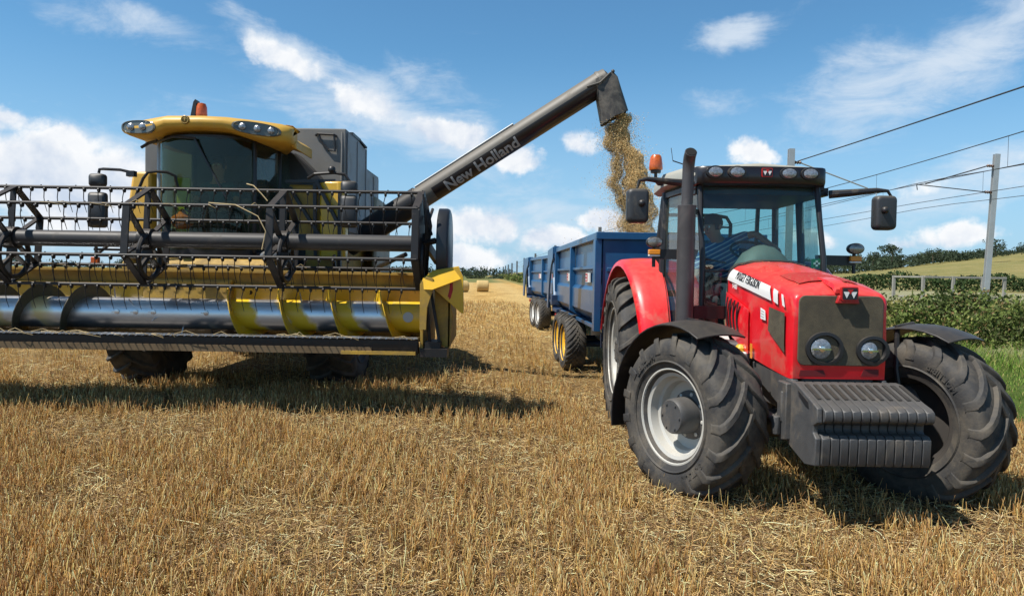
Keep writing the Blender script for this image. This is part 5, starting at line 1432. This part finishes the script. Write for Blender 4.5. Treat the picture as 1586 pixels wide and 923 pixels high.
def make_person(base, pose, label, shirt, scale=1.):
    """pose: dict of joint -> (x,y,z) in the person's own frame, origin at the seat"""
    J = pose
    root = None
    V_ = Vector
    def lerp(a, b, t): return tuple(V_(a).lerp(V_(b), t))
    pts = [(J['pelvis'], (.15, .11)), (lerp(J['pelvis'], J['neck'], .35), (.135, .10)), (lerp(J['pelvis'], J['neck'], .72), (.155, .11)), (J['neck'], (.06, .06)), (J['skull'], (.080, .085)), (J['crown'], (.070, .078)),
           (J['sh_l'], .052), (J['el_l'], .040), (J['wr_l'], .028), (J['sh_r'], .052), (J['el_r'], .040), (J['wr_r'], .028),
           (J['hip_l'], .085), (J['kn_l'], .058), (J['an_l'], .040), (J['toe_l'], .035), (J['hip_r'], .085), (J['kn_r'], .058), (J['an_r'], .040), (J['toe_r'], .035),
           (lerp(J['skull'], J['crown'], .5), (.100, .108))]
    E_ = [(0, 1), (1, 2), (2, 3), (3, 4), (4, 20), (20, 5), (2, 6), (6, 7), (7, 8), (2, 9), (9, 10), (10, 11), (0, 12), (12, 13), (13, 14), (14, 15), (0, 16), (16, 17), (17, 18), (18, 19)]
    # hands: palm and five fingers rooted in the wrist
    for s_, w_, e_ in (('l', 8, 'el_l'), ('r', 11, 'el_r')):
        w = V_(J['wr_' + s_]); d = (w - V_(J[e_])).normalized(); side = d.cross(V_((0, 0, 1))).normalized(); dn = side.cross(d)
        if side.length < .1: side = V_((1, 0, 0))
        pi_ = len(pts); pts.append((tuple(w + d * .05), (.034, .018))); E_.append((w_, pi_))
        for k, (off, ln) in enumerate(((-.030, .062), (-.010, .072), (.010, .068), (.030, .054))):
            a = w + d * .085 + side * off; i0 = len(pts)
            pts.append((tuple(a), .010)); pts.append((tuple(a + d * ln * .5 - dn * .012), .0085)); pts.append((tuple(a + d * ln * .75 - dn * .038), .0075)); E_ += [(pi_, i0), (i0, i0 + 1), (i0 + 1, i0 + 2)]
        i0 = len(pts); a = w + d * .035 + side * -.038
        pts.append((tuple(a), .011)); pts.append((tuple(a + d * .035 - side * .022 - dn * .012), .009)); E_ += [(pi_, i0), (i0, i0 + 1)]
    body = skin_body('person', pts, E_, SKIN); body.location = base
    tag(body, label, 'person')
    # clothing: shirt round the trunk and upper arms, trousers
    sp = [(J['pelvis'], (.160, .125)), (lerp(J['pelvis'], J['neck'], .35), (.150, .118)), (lerp(J['pelvis'], J['neck'], .72), (.170, .125)), (lerp(J['pelvis'], J['neck'], .97), (.088, .080)),
          (J['sh_l'], .066), (lerp(J['sh_l'], J['el_l'], .75), .062), (J['sh_r'], .066), (lerp(J['sh_r'], J['el_r'], .75), .062)]
    skin_body('shirt', sp, [(0, 1), (1, 2), (2, 3), (2, 4), (4, 5), (2, 6), (6, 7)], shirt, body)
    tp = [(J['pelvis'], (.165, .125)), (J['hip_l'], .098), (J['kn_l'], .072), (lerp(J['kn_l'], J['an_l'], .9), .058), (J['hip_r'], .098), (J['kn_r'], .072), (lerp(J['kn_r'], J['an_r'], .9), .058)]
    skin_body('trousers', tp, [(0, 1), (1, 2), (2, 3), (0, 4), (4, 5), (5, 6)], TROU, body)
    # head details
    sk_, cr = V_(J['skull']), V_(J['crown']); up = (cr - sk_).normalized(); f_ = V_(J['face']).normalized(); f_ = (f_ - up * f_.dot(up)).normalized(); rt = f_.cross(up)
    c = sk_.lerp(cr, .55)
    b = MB(); b.M = Matrix.Translation(c + up * .030 - f_ * .016) @ Matrix((rt, f_, up)).transposed().to_4x4(); b.ball((0, 0, 0), 1, 20, 12, sc=(.112, .124, .108)); b.v = [v for v in b.v]
    b.v = [v if (v - c).dot(f_) < .065 or (v - c).dot(up) > .055 else v - f_ * .045 for v in b.v]
    b.build('hair', HAIR, body, rel=False, smooth=180)
    b = MB(); b.M = Matrix.Translation(c) @ Matrix((rt, f_, up)).transposed().to_4x4()
    b.add([(-.016, .098, -.030), (.016, .098, -.030), (0, .100, .018), (0, .132, -.026)], [(0, 1, 3), (0, 3, 2), (1, 2, 3), (0, 2, 1)]); b.build('nose', SKIN, body, rel=False, smooth=180)
    for sd in (-1, 1):
        b = MB(); b.M = Matrix.Translation(c + rt * sd * .100 - f_ * .005 - up * .01) @ Matrix((rt, f_, up)).transposed().to_4x4(); b.ball((0, 0, 0), 1, 10, 8, sc=(.014, .022, .034)); b.build('ear', SKIN, body, rel=False, smooth=180)
        b = MB(); b.ball(c + rt * sd * .033 + f_ * .096 + up * .012, .012, 10, 8); b.build('eye', [WHT], body, rel=False, smooth=180)
        b = MB(); b.ball(c + rt * sd * .033 + f_ * .106 + up * .012, .005, 8, 6); b.build('pupil', [BLK], body, rel=False, smooth=180)
    b = MB(); b.M = Matrix.Translation(c - up * .056 + f_ * .094) @ Matrix((rt, f_, up)).transposed().to_4x4(); b.ball((0, 0, 0), 1, 12, 6, sc=(.026, .008, .006)); b.build('mouth', mat('lips', (.30, .11, .09), .5), body, rel=False, smooth=180)
    return body


# tractor driver: leans to one side, head turned down, one arm across the wheel
make_person((2.457, 8.22, 1.60), dict(pelvis=(-.02, .02, .08), neck=(-.22, -.10, .60), skull=(-.285, -.15, .665), crown=(-.31, -.17, .79), sh_l=(-.03, -.10, .60), el_l=(.16, -.22, .66), wr_l=(.26, -.46, .52),
            sh_r=(-.37, -.08, .44), el_r=(-.46, -.18, .16), wr_r=(-.42, -.38, .26), hip_l=(.12, -.02, .03), kn_l=(.20, -.42, .06), an_l=(.20, -.52, -.32), toe_l=(.20, -.66, -.37),
            hip_r=(-.14, -.04, .03), kn_r=(-.20, -.42, .06), an_r=(-.20, -.52, -.32), toe_r=(-.20, -.66, -.37), face=(-.75, -.65, -.35)),
            'driver in a blue striped shirt leaning over behind the tractor windscreen', SHIRT)
make_person((-4.12, 10.42, 2.42), dict(pelvis=(0, .05, .10), neck=(-.02, .0, .60), skull=(-.02, -.02, .72), crown=(-.02, -.03, .88), sh_l=(.19, .0, .54), el_l=(.28, -.12, .28), wr_l=(.14, -.34, .26),
            sh_r=(-.22, .0, .54), el_r=(-.32, -.12, .28), wr_r=(-.20, -.34, .26), hip_l=(.11, .0, .06), kn_l=(.18, -.42, .08), an_l=(.18, -.46, -.30), toe_l=(.18, -.58, -.35),
            hip_r=(-.11, .0, .06), kn_r=(-.18, -.42, .08), an_r=(-.18, -.46, -.30), toe_r=(-.18, -.58, -.35), face=(.1, -1, 0)),
            'operator in a dark shirt sitting behind the dark windscreen of the combine', SHIRTD)
b = MB(); b.lathe([(-.13, .0), (-.12, .07), (-.05, .13), (.03, .12), (.08, .05), (.13, .025), (.15, 0)], 'z', 18, c=(-4.42, 9.90, 2.44), sx=1.15)
tag(b.build('bag', mat('orange_fabric', (.62, .14, .02), .7, bump=.01, bscale=14), None), 'small orange bag lying inside the combine windscreen', 'bag')

# ------------------------------------------------------------------ bales
def bale(x, y, r, w, rz, label):
    b = MB(); prof = [(-w / 2, 0), (-w / 2 - .01, r * .5), (-w / 2, r * .93), (-w / 2 + .05, r)] + [(-w / 2 + .05 + (w - .1) * k / 8, r + (.012 if k % 2 else 0)) for k in range(1, 8)] + [(w / 2 - .05, r), (w / 2, r * .93), (w / 2 + .01, r * .5), (w / 2, 0)]
    b.lathe(prof, 'x', 40); b.v = [Vector((v.x, v.y * 1.02, max(v.z, -r * .96) + r * .96)) for v in b.v]
    o = b.build('straw_bale', BALE, None, smooth=40); o.location = (x, y, float(ground_h(x, y))); o.rotation_euler = (0, 0, rz)
    tag(o, label, 'bale', 'round bales left in the field')
bale(-3.05, 76, .60, 1.20, .12, 'round straw bale standing alone on the stubble between combine and trailers')
bale(-5.0, 73, .58, 1.20, .5, 'round straw bale half hidden by the yellow tip of the header')

# ------------------------------------------------------------------ railway: masts and wires
def rail_pt(q, y): return q + RDX * y


def mast(q, y, h, arms, label, big=False):
    x = rail_pt(q, y); z0 = float(ground_h(x, y)) - .3
    t = empty('railway_mast', (x, y, z0), label, 'mast', 'railway masts along the line')
    w = .24 if y < 60 else min(.62, .26 + y / 900)
    b = MB(); b.box(-w / 2, w / 2, -.09, -.075, 0, h); b.box(-w / 2, w / 2, .075, .09, 0, h); b.box(-.008, .008, -.075, .075, 0, h)
    if big: b.v = [v for v in b.v]; b.box(-.16, .16, -.16, .16, 0, .5)
    b.build('post', GALV if y < 60 else FARM, t, rel=False, smooth=0)
    if big: t.rotation_euler = (0, rad(2.6), 0)
    s_ = arms
    reach = 3.15
    b = MB(); b.tube([(0, 0, h - .55), (s_ * .35, 0, h - .55)], .05, 6); b.tube([(s_ * .35, 0, h - .55), (s_ * reach, 0, h - 1.55)], .028, 6)
    b.tube([(0, 0, h - 1.75), (s_ * .45, 0, h - 1.75)], .05, 6); b.tube([(s_ * .45, 0, h - 1.75), (s_ * (reach + .4), 0, h - 1.6)], .022, 6); b.tube([(s_ * (reach + .4), 0, h - 1.62), (s_ * (reach + .35), 0, h - 1.85)], .02, 6)
    b.build('cantilever', WIRE if big else GALV, t, rel=False)
    for zz in (h - .55, h - 1.75):
        b = MB(); b.lathe([(s_ * .10, .03)] + [(s_ * (.12 + .05 * k), .075 if k % 2 else .04) for k in range(6)] + [(s_ * .42, .03)], 'x', 10, c=(0, 0, zz)); b.build('insulator', mat('brown_insulator', (.12, .06, .04), .3), t, rel=False)
    return x, z0 + h


FARM = mat('dull_mast_steel', (.13, .14, .15), .6)
tops_l, tops_r = [], []
for k, y in enumerate([30.3, 80, 130, 180, 230, 280, 330, 380, 430, 480]):
    lab = ['grey railway mast rising behind the tractor cab roof', 'grey railway mast farther up the line, above the trailer'][min(k, 1)] if k < 2 else f'distant grey railway mast, {["third","fourth","fifth","sixth","seventh","eighth","ninth","tenth"][k-2]} in the left-hand row along the line'
    tops_l.append((mast(12.45, y, 7.25, 1, lab), y))
for k, y in enumerate([34.0, 84, 134, 184, 234, 284, 334, 384, 434]):
    lab = 'tall pale railway mast standing behind the hedge at the right' if k == 0 else f'distant grey railway mast, {["second","third","fourth","fifth","sixth","seventh","eighth","ninth"][k-1]} in the right-hand row along the line'
    tops_r.append((mast(23.05, y, 7.00, -1, lab, big=(k == 0)), y))


def wire(q, zs, y0, y1, r_, label, span=50, off=30.3, sag=.9, kind='overhead_wire'):
    b = MB(); pts = []; y = y0
    while y <= y1:
        f = ((y - off) / span) % 1.0; z = zs - sag * 4 * f * (1 - f)
        pts.append((rail_pt(q, y), y, z)); y += 2.5 if y < 90 else 10
    b.tube(pts, r_, 5); o = b.build('overhead_wire', WIRE, None); tag(o, label, 'wire', 'overhead wires of the railway'); return pts
wire(12.7, 6.58, -20, 330, .022, 'topmost thick dark wire sloping down behind the tractor cab', sag=.22)
w1 = wire(15.8, 6.62, -20, 330, .016, 'second dark wire from the top, crossing below the topmost one', sag=.62, off=12)
w2 = wire(15.8, 5.32, -20, 330, .013, 'third wire down, running just above the arms of the right mast', sag=.08)
w3 = wire(20.1, 6.35, -20, 330, .015, 'fourth wire down, passing the top of the right mast', sag=.35, off=34)
w4 = wire(20.1, 5.42, -20, 330, .013, 'fifth wire down, level and thin beyond the tractor mirror', sag=.08, off=34)
wire(20.5, 5.22, -20, 330, .012, 'lowest thin wire crossing beside the right mast', sag=.30, off=34)
b = MB()
for wa, wb in ((w1, w2), (w3, w4)):
    for k in range(2, 60, 3):
        if k < len(wa): b.tube([wa[k], wb[k]], .006, 4)
dr = b.build('wire_droppers', WIRE, None); tag(dr, 'thin vertical droppers hanging between the overhead wires', 'droppers', kind='stuff')

# ------------------------------------------------------------------ fence beyond the hedge
t = empty('rail_fence', (19.6, 38, .9), 'weathered pale two-rail fence beyond the hedge, beside the right mast', 'fence')
for i, (x, y) in enumerate([(0, 0), (.62, -1.6), (2.1, -1.6), (3.6, -1.5), (4.75, -1.4)]):
    b = MB(); b.box(x - .07, x + .07, y - .06, y + .06, -.2, 1.16); b.build('post', WOODF, t, rel=False, bevel=.01)
b = MB()
for z in (1.10, .12): b.bar((0, 0, z), (.62, -1.6, z), .08, .08); b.bar((.62, -1.66, z), (4.82, -1.45, z), .06, .10)
b.build('rail', WOODF, t, rel=False, bevel=.01)


# ------------------------------------------------------------------ vegetation made of many small leaf faces
def leaf_cloud(P, size, N=None, flat=.0):
    """quads at points P (n,3); size (n,)"""
    n = len(P); a = RNG.normal(0, 1, (n, 3)); a[:, 2] *= (1 - flat); a /= np.linalg.norm(a, axis=1)[:, None]
    b_ = np.cross(a, RNG.normal(0, 1, (n, 3))); b_ /= np.linalg.norm(b_, axis=1)[:, None]
    s_ = size[:, None]; w = s_ * .55
    v = np.stack([P - a * s_, P + b_ * w, P + a * s_, P - b_ * w], 1).reshape(-1, 3)
    return v, np.arange(4 * n).reshape(n, 4)


LEAF = tone_mat('leaf', .7, .25, .2)
BARK = mat('bark', (.12, .09, .06), .9)


def lumpy_points(n, centre, rad_, lobes, fill=.35):
    """points spread mostly near the skin of several lobes"""
    k = RNG.integers(0, len(lobes), n); L_ = np.array(lobes)[k]
    d = RNG.normal(0, 1, (n, 3)); d /= np.linalg.norm(d, axis=1)[:, None]
    r = (1 - fill * RNG.random(n) ** 1.5)[:, None]
    return np.array(centre) + (L_[:, :3] + d * r * L_[:, 3:4]) * np.array(rad_)


def tree(x, y, h, w, label, base=(.055, .085, .022), n=900, ls=.35, group=None, z0=None):
    z0 = float(ground_h(x, y)) if z0 is None else z0
    t = empty('tree', (x, y, z0 - .1), label, 'tree', group)
    b = MB(); b.tube([(0, 0, 0), (.02 * h, 0, h * .3), (-.01 * h, .02 * h, h * .62)], [.035 * h, .025 * h, .012 * h], 7)
    for k in range(4):
        a = k * 1.7; b.tube([(.01 * h, 0, h * (.3 + .06 * k)), (math.cos(a) * w * .28, math.sin(a) * w * .28, h * (.52 + .07 * k))], [.014 * h, .006 * h], 5)
    b.build('trunk', BARK, t, rel=False)
    lobes = [(RNG.uniform(-.55, .55), RNG.uniform(-.55, .55), RNG.uniform(-.5, .6), RNG.uniform(.3, .52)) for _ in range(11)] + [(0, 0, 0, .62)]
    P = lumpy_points(n, (0, 0, h * .58), (w / 2, w / 2, h * .44), lobes)
    v, F = leaf_cloud(P, RNG.uniform(.6, 1.3, n) * ls)
    C_ = np.repeat(np.array([base]) * RNG.uniform(.6, 1.5, (n, 1)) * (1 + RNG.normal(0, .08, (n, 3))), 4, 0)
    o = big_mesh('crown', v, F, LEAF, col=np.clip(C_, .005, 1)); o.parent = t
    return t


# the hedge in front of the railway
def hedge_q(y):
    return np.interp(y, [10, 17, 24, 34, 60, 120, 400], [13.4, 12.9, 11.3, 10.0, 9.2, 8.6, 8.6])


def make_hedge(name, y0, y1, n, ls, hgt, label, base):
    yy = y0 + (y1 - y0) * RNG.random(n) ** 1.6
    th = 1.7 + .3 * np.sin(yy * .7)
    u = RNG.random(n)
    top = hgt * (1 + .10 * np.sin(yy * .45 + 2) + .14 * np.sin(yy * 1.3) + .10 * np.sin(yy * 3.1 + 1) + .06 * np.sin(yy * 7.7))
    a = RNG.random(n) * PI                                    # round cross section, mostly near the skin
    r = 1 - .35 * RNG.random(n) ** 1.5
    lump = .16 * np.sin(yy * 2.7 + a * 3) + .13 * np.sin(yy * 5.9 + a * 7 + 1) + .10 * np.sin(yy * 11.3 - a * 5)
    q = hedge_q(yy) + th / 2 - np.cos(a) * th * .58 * (r + lump * .8) + RNG.normal(0, .06, n)
    x = q + RDX * yy
    z = ground_h(x, yy) * .6 + np.abs(np.sin(a)) ** .6 * top * (r + lump * .7) * (.75 + .25 * RNG.random(n))
    low = RNG.random(n) < .3; z = np.where(low, z * RNG.random(n), z) + np.where(RNG.random(n) < .02, RNG.random(n) * .3, 0)
    P = np.stack([x, yy, z], 1)
    sz = RNG.uniform(.45, 1.1, n) ** 1.5 * 1.5 * ls * np.clip(yy / max(y0, 15), 1, 6) ** .8
    v, F = leaf_cloud(P, sz)
    pal = np.array([base, (.15, .19, .045), (.25, .23, .08), (.075, .10, .03), (.28, .19, .09)])
    clump = (np.sin(P[:, 1] * 1.9 + P[:, 2] * 3) + np.sin(P[:, 0] * 2.3 + 2) + RNG.normal(0, 1.1, n))
    idx = np.where(clump > 1.6, 2, np.where(clump > .5, 1, np.where(clump < -1.3, 3, 0))); idx = np.where(RNG.random(n) < .07, 4, idx)
    C_ = pal[idx] * RNG.uniform(.6, 1.5, (n, 1))
    o = big_mesh(name, v, F, LEAF, col=np.repeat(C_, 4, 0)); return o


hd = empty('hedge', (11.5, 20, 0), 'long overgrown bramble and hawthorn hedge between the field verge and the railway', 'hedge')
h1 = make_hedge('foliage', 9.0, 46, 98000, .040, 1.30, '', (.125, .165, .045)); h1.parent = hd; h1.location = (-11.5, -20, 0)
h2 = make_hedge('foliage', 46, 420, 42000, .085, 1.5, '', (.085, .125, .035)); h2.parent = hd; h2.location = (-11.5, -20, 0)
# second dark hedge at the foot of the hill
n = 16000; xx = RNG.uniform(20, 95, n); yy = 62 + (xx - 20) * .25 + RNG.normal(0, .6, n); a = RNG.random(n)
zz = ground_h(xx, yy) + a ** .7 * (1.35 + .25 * np.sin(xx * .6) + .15 * np.sin(xx * 1.7)); v, F = leaf_cloud(np.stack([xx, yy, zz], 1), RNG.uniform(.08, .2, n))
h3 = big_mesh('hedge', v, F, LEAF, col=np.repeat(np.array([[.040, .068, .022]]) * RNG.uniform(.6, 1.6, (n, 1)), 4, 0)); tag(h3, 'dark green hedge at the foot of the golden hillside, behind the rail fence', 'hedge')


# woods: on the hill to the right and far away across the field
def wood(name, spots, label, base=(.035, .055, .022), per=46, ls=1.0):
    Ps, Ss, Cs = [], [], []
    for (x, y, z, h, w) in spots:
        lobes = [(RNG.uniform(-.5, .5), RNG.uniform(-.5, .5), RNG.uniform(-.45, .6), RNG.uniform(.35, .6)) for _ in range(5)]
        P = lumpy_points(per, (x, y, z + h * .55), (w / 2, w / 2, h * .5), lobes); Ps.append(P); Ss.append(RNG.uniform(.5, 1.25, per) * ls * h / 8)
        Cs.append(np.array([base]) * RNG.uniform(.7, 1.35) * RNG.uniform(.7, 1.3, (per, 1)))
    P = np.concatenate(Ps); v, F = leaf_cloud(P, np.concatenate(Ss)); o = big_mesh(name, v, F, LEAF, col=np.repeat(np.concatenate(Cs), 4, 0)); tag(o, label, 'wood', kind='stuff'); return o


def skyz(px, py, Y):  # world z of a skyline point
    return bp(px, py, Y)
# target skyline of the wooded ridge (picture point -> world at 330 m)
SKY = [(765, 427), (800, 424), (840, 419), (880, 414), (960, 411), (1050, 408), (1120, 405), (1200, 401), (1290, 397), (1330, 392), (1400, 391), (1470, 388), (1530, 386), (1590, 386), (1700, 382), (1900, 372)]
FLD = [(765, 432), (880, 430), (1100, 428), (1300, 424), (1340, 422), (1400, 413), (1470, 404), (1540, 396), (1590, 390), (1700, 385), (1900, 378)]
YS = 330.
sk = np.array([bp(px, py, YS) for px, py in SKY]); fl = np.array([bp(px, py, YS) for px, py in FLD])
sp = []
for i in range(1500):
    x = -10 + 340 * RNG.random() ** 1.25; y = YS + RNG.uniform(-25, 45)
    k = YS / y
    top = CAM_H + (np.interp(x * k, sk[:, 0], sk[:, 1]) - CAM_H) / k; bot = CAM_H + (np.interp(x * k, fl[:, 0], fl[:, 1]) - CAM_H) / k
    rng_ = max(.4, top - bot)
    h = RNG.uniform(2.6, 5.0)
    h = min(h, rng_ + .8)
    z = bot - 1.9 + RNG.random() * max(0, top - bot - h + 1.7) + RNG.normal(0, .2)
    sp.append((x, y, z, h * RNG.uniform(.85, 1.12), h * RNG.uniform(1.3, 2.4)))
wood('woodland', sp, 'dark wooded ridge above the golden hillside at the right', per=75, ls=1.0, base=(.052, .074, .042))
sp = [(RNG.uniform(-420, -2), RNG.uniform(430, 470), float(ground_h(-100, 450)) - 1, RNG.uniform(3.5, 7.5), RNG.uniform(6, 12)) for i in range(330)]
wood('far_tree_belt', sp, 'low dark belt of distant trees along the far edge of the field', per=40, base=(.045, .065, .038))
for (px, py, Y, h, lab) in [(1382, 380, 300, 8.5, 'tall rounded dark tree standing above the wooded ridge'), (1352, 392, 295, 6, 'lower rounded tree beside the tall one on the ridge'), (1445, 386, 300, 6.5, 'broad dark tree on the ridge left of the tall mast'),
                            (1542, 372, 250, 6.5, 'open-crowned tree on the skyline just right of the tall mast'), (1583, 378, 240, 4.5, 'small tree at the right edge of the picture on the hilltop'), (742, 421, 300, 6.5, 'round dark tree on the horizon above the lone bale'), (728, 422, 310, 5.5, 'dark tree on the horizon beside the header tip'),
                            (186, 402, 260, 5.0, 'small far tree on the horizon seen between the reel bars'), (150, 404, 270, 3.6, 'tiny far tree left of the small one on the horizon'), (25, 400, 260, 4.0, 'far tree at the left edge of the picture, behind the reel')]:
    x, z = bp(px, py, Y)
    h *= .88; tree(x, Y, h, h * (1.5 if h > 4 else 1.3), lab, n=700, ls=.32 * h / 6, z0=z - h * .9 + .2, base=(.052, .072, .042), group='single trees on the skyline')

# ------------------------------------------------------------------ stubble, straw, verge grass
STR = tone_mat('straw', .55, .22, .35)


def tracks(x, y):
    """0 where wheels have flattened the stalks, 1 where they stand"""
    k = np.ones_like(x)
    def lane(c, w): return np.clip((np.abs(x - c) - w) / .18, 0, 1)
    k *= lane(1.5 - .02 * y, .32) ; k *= lane(3.4 - .02 * y, .32)
    k *= .4 + .6 * lane(-.15 + .35 * np.sin(y * .25) - .02 * y, .12); k *= .5 + .5 * lane(-2.1 + .3 * np.sin(y * .35), .22)
    n = np.sin(x * 2.1 + 1.3 * np.sin(y * 1.7)) + np.sin(y * 2.3 + 1.1 * np.sin(x * 1.4 + 2)) + .7 * np.sin(x * 5.1 + y * 3.7)
    return np.clip(k * np.clip((n + 1.0) / 1.5, .10, 1), .06, 1)


def in_view(x, y, mgn=.3): return (np.abs(x) < y * .705 + mgn)


def stalks(n, y0, y1, p, hmean, rad_, lean, tone, standing=True, bend=.3):
    # sample depth so that the picture is evenly covered
    u = RNG.random(n); y = (y0 ** p + (y1 ** p - y0 ** p) * u) ** (1 / p)
    x = (RNG.random(n) * 2 - 1) * (y * .71 + 1.1)
    if standing:
        row = .125; q = x - RDX * .6 * y
        q = np.round(q / row) * row + RNG.normal(0, .021, n); x = q + RDX * .6 * y
    q = xr(x, y); keep = q < 6.7 + .25 * np.sin(y * 2) + RNG.normal(0, .12, n)
    k = tracks(x, y)
    if standing: keep &= RNG.random(n) < k
    x, y, k = x[keep], y[keep], k[keep]; n = len(x)
    z = field_h(x, y)
    h = np.clip(RNG.normal(hmean, hmean * .28, n), .02, .4)
    far = np.clip(y / 9, 1, 6)
    w = rad_ * far ** .9
    if standing:
        th = RNG.random(n) * 2 * PI; l = np.abs(RNG.normal(0, lean, n)) * (1.4 - .6 * k)
        d = np.stack([np.cos(th) * l, np.sin(th) * l, np.ones(n)], 1); d /= np.linalg.norm(d, axis=1)[:, None]; z0 = z - .005
    else:
        th = RNG.random(n) * 2 * PI; up = np.abs(RNG.normal(0, .34, n)); d = np.stack([np.cos(th), np.sin(th), up], 1); d /= np.linalg.norm(d, axis=1)[:, None]
        z0 = z + RNG.random(n) ** 2 * .065 + .004; h = h * 1.0
    A = np.stack([x, y, z0], 1); th2 = RNG.random(n) * 2 * PI
    sd = np.stack([np.cos(th2), np.sin(th2), np.zeros(n)], 1); sd -= d * (sd * d).sum(1)[:, None]; sd /= np.linalg.norm(sd, axis=1)[:, None]
    sd2 = np.cross(d, sd)
    bd = np.stack([RNG.normal(0, bend, n), RNG.normal(0, bend, n), np.full(n, -.02) if standing else RNG.normal(0, .05, n)], 1)
    Mi = A + d * (h * .55)[:, None]; B = A + d * h[:, None] + bd * h[:, None] * .35
    w_ = w[:, None]
    tri = [(sd, 1.0), (-.5 * sd + .87 * sd2, 1.0), (-.5 * sd - .87 * sd2, 1.0)]
    vs = []
    for C0, s_ in ((A, 1.0), (Mi, .92), (B, .8)):
        for (v_, _) in tri: vs.append(C0 + v_ * w_ * s_)
    v = np.stack(vs, 1).reshape(-1, 3); o = (np.arange(n) * 9)[:, None]
    F = []
    for lv in (0, 3):
        for i in range(3):
            j = (i + 1) % 3; F.append(o + np.array([[lv + i, lv + j, lv + 3 + j, lv + 3 + i]]))
    F = np.concatenate(F)
    tone = np.array(tone)[RNG.integers(0, len(tone), n)] * RNG.uniform(.5, 1.5, (n, 1))
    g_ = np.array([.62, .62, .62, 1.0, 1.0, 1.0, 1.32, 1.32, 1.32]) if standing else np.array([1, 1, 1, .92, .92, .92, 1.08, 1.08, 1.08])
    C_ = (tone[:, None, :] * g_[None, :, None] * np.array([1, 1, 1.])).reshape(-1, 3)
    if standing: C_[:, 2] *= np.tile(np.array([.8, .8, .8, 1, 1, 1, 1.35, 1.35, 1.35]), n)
    return v, F, np.clip(C_, 0, .95)


def join(parts):
    V_, F_, C_, o = [], [], [], 0
    for v, F, c in parts: V_.append(v); F_.append(F + o); C_.append(c); o += len(v)
    return np.concatenate(V_), np.concatenate(F_), np.concatenate(C_)


TS = [(.66, .40, .115), (.72, .455, .15), (.52, .29, .08), (.84, .59, .24), (.34, .18, .06), (.66, .46, .16)]
TL = [(.82, .61, .29), (.72, .50, .21), (.92, .74, .42), (.44, .28, .11), (.24, .14, .07), (.52, .35, .14), (.34, .21, .10)]
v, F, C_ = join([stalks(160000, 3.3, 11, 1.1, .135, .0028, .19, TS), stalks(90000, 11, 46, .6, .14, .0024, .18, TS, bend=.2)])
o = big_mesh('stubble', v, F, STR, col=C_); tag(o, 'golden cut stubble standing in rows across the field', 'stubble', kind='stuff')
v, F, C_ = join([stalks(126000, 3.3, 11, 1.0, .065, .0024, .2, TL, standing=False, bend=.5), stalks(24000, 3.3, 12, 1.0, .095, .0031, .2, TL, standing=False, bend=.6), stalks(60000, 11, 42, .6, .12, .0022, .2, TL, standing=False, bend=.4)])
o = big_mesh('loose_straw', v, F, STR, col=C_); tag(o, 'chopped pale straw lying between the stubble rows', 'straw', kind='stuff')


def grass(n, y0, y1):
    y = (y0 ** .6 + (y1 ** .6 - y0 ** .6) * RNG.random(n)) ** (1 / .6); q = RNG.uniform(6.3, 14, n); x = q + RDX * y
    keep = in_view(x, y, 3.0); x, y, q = x[keep], y[keep], q[keep]; n = len(x)
    z = ground_h(x, y); h = RNG.uniform(.03, .09, n) * (1 + sst(q, 9.5, 12) * 1.8); th = RNG.random(n) * 2 * PI; l = RNG.uniform(.1, .7, n)
    d = np.stack([np.cos(th) * l, np.sin(th) * l, np.ones(n)], 1); t2 = RNG.random(n) * 2 * PI; sd = np.stack([np.cos(t2), np.sin(t2), 0 * t2], 1)
    A = np.stack([x, y, z], 1); w = (.004 * np.clip(y / 8, 1, 6))[:, None]; h = h[:, None]
    v = np.stack([A - sd * w, A + sd * w, A + d * h * .6 + sd * w * .7, A + d * h * .6 - sd * w * .7, A + d * h * .8 + d * [[1, 1, .1]] * h * .3], 1).reshape(-1, 3); o = (np.arange(n) * 5)[:, None]
    F = np.concatenate([o + np.array([[0, 1, 2, 3]]), o + np.array([[3, 2, 4, 4]])])
    pal = np.array([(.14, .25, .035), (.19, .30, .05), (.10, .18, .025), (.34, .30, .11), (.24, .29, .07)])
    return v, o, n, pal[RNG.integers(0, 5, n)] * RNG.uniform(.7, 1.35, (n, 1))
v, o_, n, pc = grass(75000, 5, 70)
F = np.concatenate([o_ + np.array([[0, 1, 2]]), o_ + np.array([[0, 2, 3]]), o_ + np.array([[3, 2, 4]])])
o = big_mesh('verge_grass', v, F, LEAF, col=np.repeat(pc, 5, 0)); tag(o, 'green grass verge between the stubble and the hedge', 'grass', kind='stuff')
